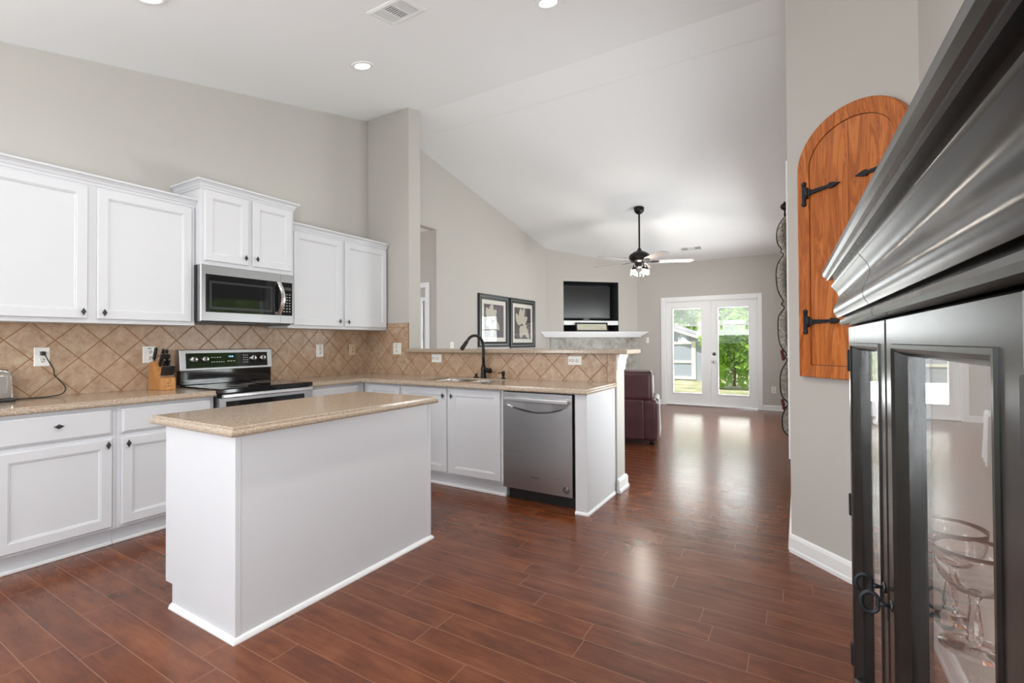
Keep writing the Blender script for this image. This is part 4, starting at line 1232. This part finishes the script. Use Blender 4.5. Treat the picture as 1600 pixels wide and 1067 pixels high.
MSn = MF @ Matrix.Translation((0, 1.468, 0.07)) @ Matrix.Rotation(R(-14), 4, 'X')
MB(MSn).rings([(0.60, 1.30, 0, 0.185, -0.012), (0.60, 1.30, 0, 0.185, 0.004), (0.606, 1.294, 0.006, 0.179, 0.010), (0.632, 1.268, 0.03, 0.155, 0.008), (0.634, 1.266, 0.032, 0.153, 0.0)]).build('frame', 'frame', t)
cs = MB(MSn).box((0.634, 0.032, -0.001), (1.266, 0.153, 0.0012)).build('card', 'cream', t)
mb = MB(MSn)
rnd = random.Random(3)
for (v, a, b) in ((0.110, 0.73, 1.17), (0.072, 0.68, 1.20)):
    x = a
    while x < b:
        L = rnd.uniform(0.02, 0.055)
        pts = [(x+L*i/8, v+0.006*math.sin(i*2.3+x*40), 0.002) for i in range(9)]
        mb.tube(pts, 0.0022, 4); x += L+0.014
mb.build('script_lines', 'ink', cs)

# ------------------------------------------------------------------ framed pictures
def picture(label, y0, y1, z0, z1, seed):
    t = thing('framed_picture', label, 'picture', (XW, (y0+y1)/2, z0))
    MPi = frame_left(XW)
    def rr(i, w): return (y0+i, y1-i, z0+i, z1-i, w)
    MB(MPi).rings([rr(0, 0.001), rr(0, 0.028), rr(0.006, 0.034), rr(0.03, 0.030), rr(0.034, 0.024), rr(0.048, 0.024), rr(0.052, 0.030), rr(0.085, 0.022), rr(0.088, 0.012)]).build('frame', 'frame', t)
    mb = MB(MPi)
    for i in (0.036, ):
        mb.rings([rr(i, 0.0242), rr(i, 0.0262), rr(i+0.008, 0.0262), rr(i+0.008, 0.0242)], False, False)
    mb.build('silver_fillet', 'silverline', t)
    MB(MPi).box((y0+0.088, z0+0.088, 0.010), (y1-0.088, z1-0.088, 0.0125)).build('mat_board', 'mat_board', t)
    p = MB(MPi).box((y0+0.155, z0+0.155, 0.0126), (y1-0.155, z1-0.155, 0.0132)).build('print', 'print_bg', t)
    mb = MB(MPi)
    w, h = y1-y0-0.31, z1-z0-0.31
    def petal(cx, cy, ang, L, Wd):
        pts = []
        for i in range(18):
            q = 2*PI*i/18
            u = L*(0.5+0.5*math.cos(q)); v = Wd*1.75*math.sin(q)*(0.75+0.25*math.cos(q-2.4))
            pts.append((y0+0.155+w*cx+(u*math.cos(ang)-v*math.sin(ang)), z0+0.155+h*cy+(u*math.sin(ang)+v*math.cos(ang))))
        return pts
    k = 0
    specs = {1: [(0.35, 0.60, 80, 0.24, 0.05), (0.32, 0.58, 125, 0.20, 0.05), (0.4, 0.55, 50, 0.20, 0.05), (0.35, 0.50, 200, 0.16, 0.05), (0.45, 0.45, -30, 0.22, 0.05), (0.35, 0.42, -80, 0.20, 0.05)],
             2: [(0.42, 0.48, 95, 0.28, 0.055), (0.42, 0.48, 70, 0.30, 0.05), (0.36, 0.46, 130, 0.25, 0.05), (0.5, 0.46, 40, 0.22, 0.045), (0.40, 0.42, -95, 0.22, 0.055), (0.45, 0.42, -70, 0.18, 0.04), (0.50, 0.30, 30, 0.16, 0.03), (0.55, 0.30, -40, 0.26, 0.04), (0.52, 0.33, -15, 0.20, 0.035)]}[seed]
    for (cx, cy, an, L, Wd) in specs:
        mb.prism(petal(cx, cy, R(an), L, Wd), 0.0132+0.0003*k, 0.0136+0.0003*k, 2); k += 1
    mb.tube([(y0+0.155+w*0.42, z0+0.155+h*0.45, 0.0138), (y0+0.155+w*0.36, z0+0.155+h*0.02, 0.0138)], 0.004, 6)
    mb.build('flower', 'petal', p)
    MB(MPi).box((y0+0.088, z0+0.088, 0.0185), (y1-0.088, z1-0.088, 0.0195)).build('glazing', 'glass', t)
picture('left of the two black framed flower prints, partly behind the faucet', 6.09, 6.985, 1.185, 2.03, 1)
picture('right of the two black framed flower prints, nearer the fireplace', 7.035, 7.93, 1.165, 2.03, 2)

# ------------------------------------------------------------------ armchair
t = thing('leather_sofa', 'maroon leather sofa seen from behind past the end of the bar', 'sofa', (-2.4, 6.3, 0))
SR = Matrix.Translation((-1.462, 5.83, 0)) @ Matrix.Rotation(R(12.5), 4, 'Z') @ Matrix.Translation((1.462, -5.83, 0))
MB(SR).box((-3.40, 5.86, 0.07), (-1.50, 6.72, 0.40), 0.03, 3).build('base', 'leather', t)
MB(SR).box((-3.40, 5.845, 0.06), (-1.615, 6.05, 0.555), 0.025, 3).build('lower_back', 'leather', t)
for a, b in ((-3.38, -2.45), (-2.44, -1.515)): MB(SR).box((a, 5.85, 0.53), (b, 6.12, 0.905), 0.055, 4).build('back_cushion', 'leather', t)
for a, b in ((-3.40, -3.22), (-1.635, -1.462)): MB(SR).box((a, 5.83, 0.055), (b, 6.74, 0.555), 0.045, 4).build('armrest', 'leather', t)
for a, b in ((-3.2, -2.43), (-2.42, -1.65)): MB(SR).box((a, 6.10, 0.38), (b, 6.73, 0.49), 0.04, 4).build('seat_cushion', 'leather', t)
for x in (-3.34, -1.53):
    for y in (5.93, 6.64): MB(SR).lathe([(0.03, 0), (0.035, 0.07)], (x, y, 0), n=14).build('foot', 'blackplastic', t)
b = bmesh.new()
rows = []
for j in range(9):
    y = 6.02+0.50*j/8
    col_ = []
    for (x, z) in ((-1.50, 0.5625), (-1.475, 0.562), (-1.455, 0.540), (-1.452, 0.48), (-1.447+0.006*math.sin(j*2.1), 0.30), (-1.443+0.01*math.sin(j*1.7), 0.08)):
        col_.append(b.verts.new((x, y, z)))
    rows.append(col_)
for p, q in zip(rows, rows[1:]):
    for k in range(5): b.faces.new((p[k], p[k+1], q[k+1], q[k]))
geo = bmesh.ops.solidify(b, geom=list(b.faces), thickness=-0.005)
mb = MB(SR); mb._new(b)
tag(mb.build('throw_blanket', 'white_throw'), 'white throw hanging over the outer arm of the maroon sofa', 'blanket')

# ------------------------------------------------------------------ curtain
t = thing('curtain_rod', 'dark curtain rod with a ball finial along the window wall', 'curtain rod', (-0.12, 7.2, 2.70))
MB().tube([(-0.118, 6.0, 2.645), (-0.118, 8.7, 2.645)], 0.010, 10).build('rod', 'bronze', t)
MB().tube([(-0.118, 6.0, 2.635), (-0.118, 6.0, 2.69)], 0.008, 8).lathe([(0.012, 2.685), (0.034, 2.70), (0.043, 2.725), (0.034, 2.75), (0.012, 2.765), (0.008, 2.78), (0, 2.782)], (-0.120, 6.0, 0), n=18).build('finial', 'bronze', t)
mb = MB()
for y in (6.12, 8.6): mb.box((-0.125, y-0.008, 2.63), (XR-0.0005, y+0.008, 2.650))
mb.build('bracket', 'bronze', t)
CE = [(-0.108, 2.618), (-0.151, 2.567), (-0.192, 2.47), (-0.19, 2.333), (-0.148, 2.258), (-0.160, 2.231), (-0.13, 2.2), (-0.186, 2.107), (-0.206, 1.982), (-0.189, 1.805), (-0.141, 1.698), (-0.16, 1.663), (-0.13, 1.62), (-0.185, 1.531), (-0.193, 1.384), (-0.176, 1.223), (-0.117, 1.118), (-0.135, 1.083), (-0.111, 1.049), (-0.167, 0.929), (-0.178, 0.789), (-0.164, 0.664), (-0.104, 0.584), (-0.129, 0.534), (-0.16, 0.441), (-0.161, 0.323), (-0.131, 0.256), (-0.088, 0.226)]
E3 = [Vector((x, 5.985+0.012*math.sin(z*5), z)) for x, z in CE]
E3 = smooth_pts(E3, 3)
t = thing('curtain', 'taupe leaf print curtain with black scalloped edge by the right wall', 'curtain', (-0.12, 6.0, 0.2))
b = bmesh.new()
rows = []
for e in E3:
    row = []
    for k in range(7):
        s = k/6
        x = e.x*(1-s)+(XR-0.008)*s
        row.append(b.verts.new((x, e.y+0.03*math.sin(s*7+e.z*1.3)*s*(1-s)*3+0.22*s*s, e.z)))
    rows.append(row)
for p, q in zip(rows, rows[1:]):
    for k in range(6): b.faces.new((p[k], p[k+1], q[k+1], q[k]))
bmesh.ops.recalc_face_normals(b, faces=b.faces)
bmesh.ops.solidify(b, geom=list(b.faces), thickness=0.004)
for f in b.faces: f.smooth = True
mb = MB(); mb._new(b); mb.build('fabric', 'curtain', t)
MB().tube([e+Vector((-0.001, 0, 0)) for e in E3], 0.0065, 8).build('edge_cord', 'bronze', t)
MAT['tassel'] = plain('maroon tassel yarn', (0.14, 0.03, 0.03), 0.8)
for z0 in (1.118, 0.584):
    mb = MB()
    for k in range(3): mb.lathe([(0.004, 0.02), (0.016, 0.008), (0.018, -0.005), (0.012, -0.03), (0, -0.032)], (-0.158+0.006*k, 5.972, z0+0.03-0.035*k), n=10)
    mb.build('tassel', 'tassel', t)

# ------------------------------------------------------------------ arched wooden shutter
t = thing('arched_shutter', 'arched orange wood shutter panel with black strap hinges', 'shutter', tuple(MD @ Vector((0.42, 1.056, 0))))
SCc, HW, ZB, ZS, ZA = 0.42, 0.315, 1.056, 2.235, 2.487
def arch(ins, zb, n=28):
    a = HW-ins; h_ = ZA-ZS-ins
    return [(SCc-a, zb), (SCc+a, zb)] + [(SCc+a*math.cos(PI*i/n), ZS+h_*math.sin(PI*i/n)) for i in range(n+1)]
fo, fi = arch(0, ZB), arch(0.075, ZB+0.068)
b = bmesh.new()
def ringv(P, w): return [b.verts.new((p[0], p[1], w)) for p in P]
R0_, R1_, R2_, R3_ = ringv(fo, 0.001), ringv(fo, 0.030), ringv(fi, 0.030), ringv(fi, 0.001)
R1b = ringv([(SCc+(p[0]-SCc)*0.985, p[1]+(0.004 if i < 2 else -0.004)) for i, p in enumerate(fo)], 0.036)
for a_, b_ in ((R0_, R1_), (R1_, R1b), (R1b, R2_), (R2_, R3_), (R3_, R0_)):
    m_ = len(a_)
    for i in range(m_): b.faces.new((a_[i], a_[(i+1) % m_], b_[(i+1) % m_], b_[i]))
bmesh.ops.recalc_face_normals(b, faces=b.faces)
mb = MB(MD); mb._new(b); mb.build('frame', 'cherry', t)
def half(sgn):
    P = arch(0.078, ZB+0.071)
    g = 0.0012
    if sgn < 0: pts = [(SCc-g, P[0][1])] + [(SCc-g, ZA-0.078)] + [p for p in P[2:] if p[0] < SCc-0.01] + [P[0]]
    else: pts = [(SCc+g, P[0][1]), P[1]] + [p for p in P[2:] if p[0] > SCc+0.01] + [(SCc+g, ZA-0.078)]
    return pts
leaves_ = []
for s in (-1, 1):
    leaves_.append(MB(MD).prism(half(s), 0.004, 0.026, 2, 0.0015).build('shutter_leaf', 'cherry', t))
def strap(u, v, sgn, leaf):
    mb = MB(MD)
    mb.box((u-0.010, v-0.058, 0.030), (u+0.010, v+0.058, 0.042), 0.003)
    for z in (-0.058, 0.058): mb.lathe([(0.013, 0.03), (0.013, 0.041), (0.008, 0.046), (0, 0.046)], (u, v+z, 0), n=12)
    mb.lathe([(0.009, -0.03), (0.009, 0.03)], (u+sgn*0.022, v, 0.042), n=12, axis=(0, 1, 0))
    mb.box((u+sgn*0.0 if sgn > 0 else u-0.045, v-0.02, 0.036), (u+0.045 if sgn > 0 else u, v+0.02, 0.043), 0.003)
    mb.prism([(u+sgn*0.03, v-0.013), (u+sgn*0.155, v-0.008), (u+sgn*0.165, v-0.016), (u+sgn*0.185, v-0.014), (u+sgn*0.225, v), (u+sgn*0.185, v+0.014), (u+sgn*0.165, v+0.016), (u+sgn*0.155, v+0.008), (u+sgn*0.03, v+0.013)], 0.026, 0.040, 2, 0.002)
    mb.build('strap_hinge', 'iron', t)
for v in (2.096, 1.368):
    strap(0.153, v, 1, leaves_[0]); strap(0.687, v, -1, leaves_[1])

# ------------------------------------------------------------------ glass hutch
HP = Vector((0.0838, 1.146)); HD = Vector((math.sin(R(1.14)), -math.cos(R(1.14))))
MH = frame_dir(HP, HD)          # u runs towards the camera, w points to the kitchen
t = thing('display_hutch', 'black display hutch with glass doors at the right photo edge', 'hutch', tuple(MH @ Vector((0.4, 0, -0.2))))
HL, DP, TH = 1.215, 0.355, 0.022
ZG0, ZG1 = 0.635, 1.245
mb = MB(MH)
mb.box((0.0, 0.08, -DP), (HL, 0.56, -TH), 0.003)
mb.box((0.0, 1.285, -DP), (HL, 1.40, -TH))
mb.box((0.0, 0.56, -DP), (HL, 1.285, -DP+0.015))
for a in (0.0, HL-0.02):
    mb.box((a, 0.56, -TH-0.012), (a+0.02, 1.285, -TH)); mb.box((a, 0.56, -DP), (a+0.02, 1.285, -DP+0.03))
for a in (0.39, 0.794): mb.box((a, 0.56, -TH-0.018), (a+0.02, 1.285, -TH-0.002))
mb.build('carcass', 'hutch', t)
mb = MB(MH)
for u in (0.03, HL-0.07):
    for w in (-DP+0.01, -0.07): mb.box((u, 0.0, w), (u+0.04, 0.08, w+0.04), 0.004)
mb.build('feet', 'hutch', t)
MB(MH).box((0.006, 0.565, -DP+0.03), (0.010, 1.283, -TH-0.012)).build('side_pane', 'glass', t)
MB(MH).box((HL-0.010, 0.565, -DP+0.03), (HL-0.006, 1.283, -TH-0.012)).build('side_pane', 'glass', t)
MB(MH).box((0.021, 0.790, -DP+0.016), (HL-0.021, 0.798, -TH-0.02)).build('glass_shelf', 'glass', t)
for k in range(3):
    u0 = (0.001, 0.405, 0.809)[k]; u1 = (0.395, 0.799, 1.213)[k]
    su = 0.048
    def rr(i, w): return (u0+i, u1-i, 0.572+i, 1.286-i, w)
    mb = MB(MH)
    a0, a1, b0, b1 = u0+su, u1-su, ZG0, ZG1
    mb.rings([(u0, u1, 0.572, 1.288, -TH), (u0, u1, 0.572, 1.288, -0.002), (u0+0.002, u1-0.002, 0.574, 1.286, 0.0), (a0-0.012, a1+0.012, b0-0.012, b1+0.012, 0.0),
              (a0-0.011, a1+0.011, b0-0.011, b1+0.011, 0.002), (a0-0.007, a1+0.007, b0-0.007, b1+0.007, 0.002), (a0-0.003, a1+0.003, b0-0.003, b1+0.003, -0.001), (a0, a1, b0, b1, -0.007), (a0+0.002, a1-0.002, b0+0.002, b1-0.002, -0.012), (a0+0.002, a1-0.002, b0+0.002, b1-0.002, -TH), (u0, u1, 0.572, 1.288, -TH)], False, False)
    dr = mb.build('door', 'hutch', t)
    MB(MH).box((a0-0.003, b0-0.003, -0.0165), (a1+0.003, b1+0.003, -0.0135)).build('pane', 'glass', dr)
    hu = (0.0, 0.804, HL)[k]
    for z in (1.222, 0.94, 0.65):
        MB(MH).box((hu-0.007 if k == 0 else hu-0.004, z-0.021, -0.012), (hu+0.003 if k == 0 else hu+0.007, z+0.021, 0.003), 0.0015).build('hinge', 'iron', dr)
def crisp(o, a=28):
    o.data.polygons.foreach_set('use_smooth', [True]*len(o.data.polygons))
    o.data.set_sharp_from_angle(angle=R(a))
    return o
# cornice in two lengths with a visible joint between the doors
CP = [(0.002, 1.290), (0.012, 1.292), (0.0135, 1.297), (0.0125, 1.302), (0.006, 1.304), (0.006, 1.306)]
for i in range(33):
    s = i/32
    z = 1.307+0.063*s
    o = 0.014+0.010*s+0.0062*math.sin(2*PI*s*0.98+0.35)
    CP.append((o, z))
CP += [(0.026, 1.372), (0.022, 1.376), (0.022, 1.384), (-0.02, 1.384), (-0.02, 1.290)]
CAP = [(-0.03, 1.384), (0.031, 1.384), (0.0335, 1.386), (0.0335, 1.389), (0.037, 1.391), (0.040, 1.396), (0.040, 1.404), (0.037, 1.410), (0.030, 1.414), (-0.03, 1.414)]
def hp(u, w):
    v = MH @ Vector((u, 0, w)); return (v.x, v.y)
for path in ([hp(0, -DP), hp(0, 0), hp(0.3982, 0)], [hp(0.4018, 0), hp(HL, 0), hp(HL, -DP)]):
    crisp(MB().sweep(path, CP).build('cornice', 'hutch', t))
mb = MB().sweep([hp(0, -DP), hp(0, 0), hp(HL, 0), hp(HL, -DP)], CAP)
mb.M = MH; mb.box((0.0, 1.386, -DP), (HL, 1.412, -0.005))
crisp(mb.build('top', 'hutch', t))

def key(u, label):
    k = thing('cabinet_key', label, 'key', tuple(MH @ Vector((u, 0.945, 0))))
    z = 0.945
    pts = []
    for i in range(26):
        q = 2*PI*i/26
        r_ = 0.0098+0.0016*abs(math.sin(q))-0.0022*max(0, math.cos(q+PI))**6
        pts.append((u, z+r_*math.sin(q)*1.05, 0.0215+r_*0.92*math.cos(q)))
    bow = MB(MH).tube(pts, 0.0023, 8, True).build('bow', 'iron', k)
    MB(MH).tube([(u, z, 0.0125), (u, z, 0.009), (u, z, 0.007), (u, z, 0.0005)], [0.0030, 0.0032, 0.0022, 0.0024], 10).build('shank', 'iron', k)
    MB(MH).lathe([(0.0065, 0.0003), (0.006, 0.002), (0.003, 0.0025)], (u, z, 0), n=14).build('collar', 'pewter', k)
    MB(MH).box((u-0.001, z-0.018, 0.003), (u+0.001, z-0.002, 0.0055), 0.0006).build('drop', 'iron', k)
key(0.374, 'old iron key in the lock of the farther hutch door')
key(0.424, 'old iron key in the lock of the nearer hutch door')
def goblet(x, y, label, sc=1.0):
    g = thing('wine_glass', label, 'wine glass', (x, y, 0.7983), None)
    z = 0.7983
    MB().lathe([(0, 0), (0.041*sc, 0.0), (0.042*sc, 0.0015), (0.030*sc, 0.004), (0.012*sc, 0.009), (0, 0.011)], (x, y, z), n=32, close=False).build('foot', 'crystal', g)
    n6 = MB().lathe([(0.006, 0.008), (0.011, 0.014), (0.008, 0.019), (0.0105, 0.026), (0.0095, 0.036), (0.0062, 0.062), (0.0060, 0.074), (0.010, 0.080), (0.006, 0.083)], (x, y, z), n=8)
    n6.build('stem', 'crystal', g)
    MB().lathe([(0, 0.081), (0.010, 0.082), (0.028, 0.090), (0.041, 0.106), (0.046, 0.124), (0.0475, 0.142), (0.0482, 0.152), (0.0476, 0.152), (0.0467, 0.142), (0.0448, 0.124), (0.039, 0.108), (0.027, 0.093), (0.010, 0.086), (0, 0.085)], (x, y, z), n=36, close=False).build('bowl', 'crystal', g)
goblet(0.221, 0.972, 'nearer cut crystal wine glass on the hutch shelf')
goblet(0.213, 1.066, 'farther cut crystal wine glass on the hutch shelf', 0.9)

# ------------------------------------------------------------------ back yard
tag(MB().box((-22, 9.99, -0.60), (24, 44, -0.30)).build('lawn', 'lawn'), 'dry grass of the back yard', 'lawn')['kind'] = 'structure'
tag(MB().box((-4.2, 9.98, -0.30), (4.0, 11.3, -0.02)).build('patio', 'patio'), 'pale concrete patio outside the glazed doors', 'patio')['kind'] = 'structure'
tag(MB().box((-12, -14, -0.30), (12, -2.96, -0.05)).build('front_lawn', 'lawn'), 'grass outside the added rear window', 'lawn')['kind'] = 'structure'
tag(MB().box((0.76, 2.0, -0.30), (14, 9.98, -0.10)).build('side_lawn', 'lawn'), 'grass outside the living room windows', 'lawn')['kind'] = 'structure'
tag(MB().box((-16, 5.0, -0.3), (-7.62, 14, -0.10)).build('hall_lawn', 'lawn'), 'grass outside the hall window', 'lawn')['kind'] = 'structure'
t = thing('garden_shed', 'blue grey garden shed with cream trim beyond the left glazed door', 'shed', (-5.0, 21.5, -0.14))
SX0, SX1, SY0, SY1, SZ = -6.9, -3.15, 20.0, 23.0, 1.36
MB().prism([(SX0, -0.30), (SX1, -0.30), (SX1, SZ), ((SX0+SX1)/2, SZ+0.62), (SX0, SZ)], SY0, SY1, 1).build('walls', 'shed', t)
mb = MB()
cx = (SX0+SX1)/2
for s, x in ((1, SX1), (-1, SX0)):
    mb.prism([(cx, SZ+0.63), (x+s*0.12, SZ-0.05), (x+s*0.12, SZ+0.03), (cx, SZ+0.71)], SY0-0.18, SY1+0.15, 1)
mb.build('roof', 'roof', t)
mb = MB()
for s, x in ((1, SX1), (-1, SX0)):
    mb.prism([(cx, SZ+0.57), (x+s*0.13, SZ-0.12), (x+s*0.13, SZ-0.01), (cx, SZ+0.68)], SY0-0.21, SY0-0.18, 1)
mb.box((SX1-0.09, SY0-0.02, -0.30), (SX1+0.01, SY0, SZ)); mb.box((SX0-0.01, SY0-0.02, -0.30), (SX0+0.09, SY0, SZ))
mb.build('fascia', 'shedtrim', t)
dd = MB().box((-5.7, SY0-0.015, -0.2), (-3.66, SY0-0.001, 1.14)).build('shed_door', 'shed', t)
mb = MB()
for a, b, c, d in ((-3.66, -3.50, -0.25, 1.27), (-5.86, -5.70, -0.25, 1.27), (-5.70, -3.66, 1.14, 1.27), (-5.70, -3.66, -0.25, -0.14), (-5.7, -3.66, 0.40, 0.49), (-4.73, -4.63, -0.14, 1.14)): mb.box((a, SY0-0.04, c), (b, SY0-0.015, d))
mb.build('door_trim', 'shedtrim', dd)
def foliage(name, x, y, z0, h, r, n, mat, label, group, seed, trunk=True, cat='tree', ls=0.10):
    rnd = random.Random(seed)
    t = thing(name, label, cat, (x, y, -0.30), group)
    b = bmesh.new()
    for i in range(n):
        # leaf clumps biased to the surface of an egg shaped crown
        while True:
            p = Vector((rnd.uniform(-1, 1), rnd.uniform(-1, 1), rnd.uniform(-1, 1)))
            if 0.35 < p.length < 1: break
        k = min(1.06, 0.92+0.2*math.sin(p.x*6+seed)+0.16*math.sin(p.z*7+seed*2)+0.13*math.sin(p.y*8))
        c = Vector((x+p.x*r*k, y+p.y*r*k*0.8, z0+h/2+p.z*h/2*k))
        if c.z < -0.28: continue
        nrm = Vector((rnd.gauss(0, 1), rnd.gauss(0, 1), rnd.gauss(0.4, 1))).normalized()
        u = nrm.orthogonal().normalized()
        u.rotate(Matrix.Rotation(rnd.uniform(0, 6.28), 3, nrm))
        v = nrm.cross(u)
        s = ls*rnd.uniform(0.6, 1.3)
        P = [c-u*s, c+v*s*0.45-u*s*0.1+nrm*s*0.12, c+u*s, c-v*s*0.45-u*s*0.1+nrm*s*0.12]
        b.faces.new([b.verts.new(q) for q in P])
    mb = MB(); mb._new(b); mb.build('foliage', mat, t)
    if trunk:
        mb = MB().tube([(x, y, -0.2), (x+0.05, y, z0+h*0.25), (x, y+0.05, z0+h*0.6)], [0.035*r, 0.03*r, 0.015], 8)
        for q in range(4):
            a = q*1.7+seed
            mb.tube([(x+0.05, y, z0+h*(0.15+0.1*q)), (x+0.5*r*math.cos(a), y+0.5*r*math.sin(a), z0+h*(0.35+0.12*q))], [0.05, 0.02], 6)
        mb.build('trunk', 'bark', t)
    return t
for i, (x, y, h, r) in enumerate(((-1.80, 17.0, 5.0, 1.12), (0.65, 17.2, 5.0, 1.12), (3.1, 17.0, 4.8, 1.12), (5.6, 17.2, 5.0, 1.15), (8.2, 17.2, 5.0, 1.2))):
    lab = ['tall leafy green shrub right beside the shed, in the right door pane', 'tall leafy green shrub hidden behind the right door frame', 'tall leafy green shrub beyond the right wall', 'tall leafy green shrub beyond the right wall, third from the doors', 'tall leafy green shrub far beyond the right wall'][i]
    foliage('garden_shrub', x, y, -0.30, h, r, 9000, 'leaf', lab, 'shrubs along the back yard', 11+i, True, 'shrub', 0.15)
for i, (x, y, z0, h, r) in enumerate(((-11.2, 28, 0.2, 7.5, 3.1), (-4.6, 28, 0.0, 7.4, 3.1), (2.0, 27, 0.0, 7.6, 3.1), (8.6, 28, 0.2, 7.5, 3.1))):
    lab = ['broad tree at the far left behind the shed', 'broad tree rising behind the shed roof', 'broad tree behind the shrubs', 'broad tree at the far right of the yard'][i]
    foliage('backyard_tree', x, y, z0, h, r, 6500, 'leaf' if i % 2 else 'leaf2', lab, 'trees behind the back yard', 31+i, True, 'tree', 0.24)
foliage('hall_shrub', -9.8, 10.6, -0.1, 3.2, 1.6, 5200, 'leaf2', 'green shrub outside the hall window', None, 55, True, 'shrub', 0.10)
foliage('side_tree', 3.6, 5.6, 0.0, 4.2, 1.6, 4200, 'leaf', 'green tree outside the near living room window', None, 61, True, 'tree', 0.12)

for o in bpy.data.objects:
    if '_o' in o: del o['_o']
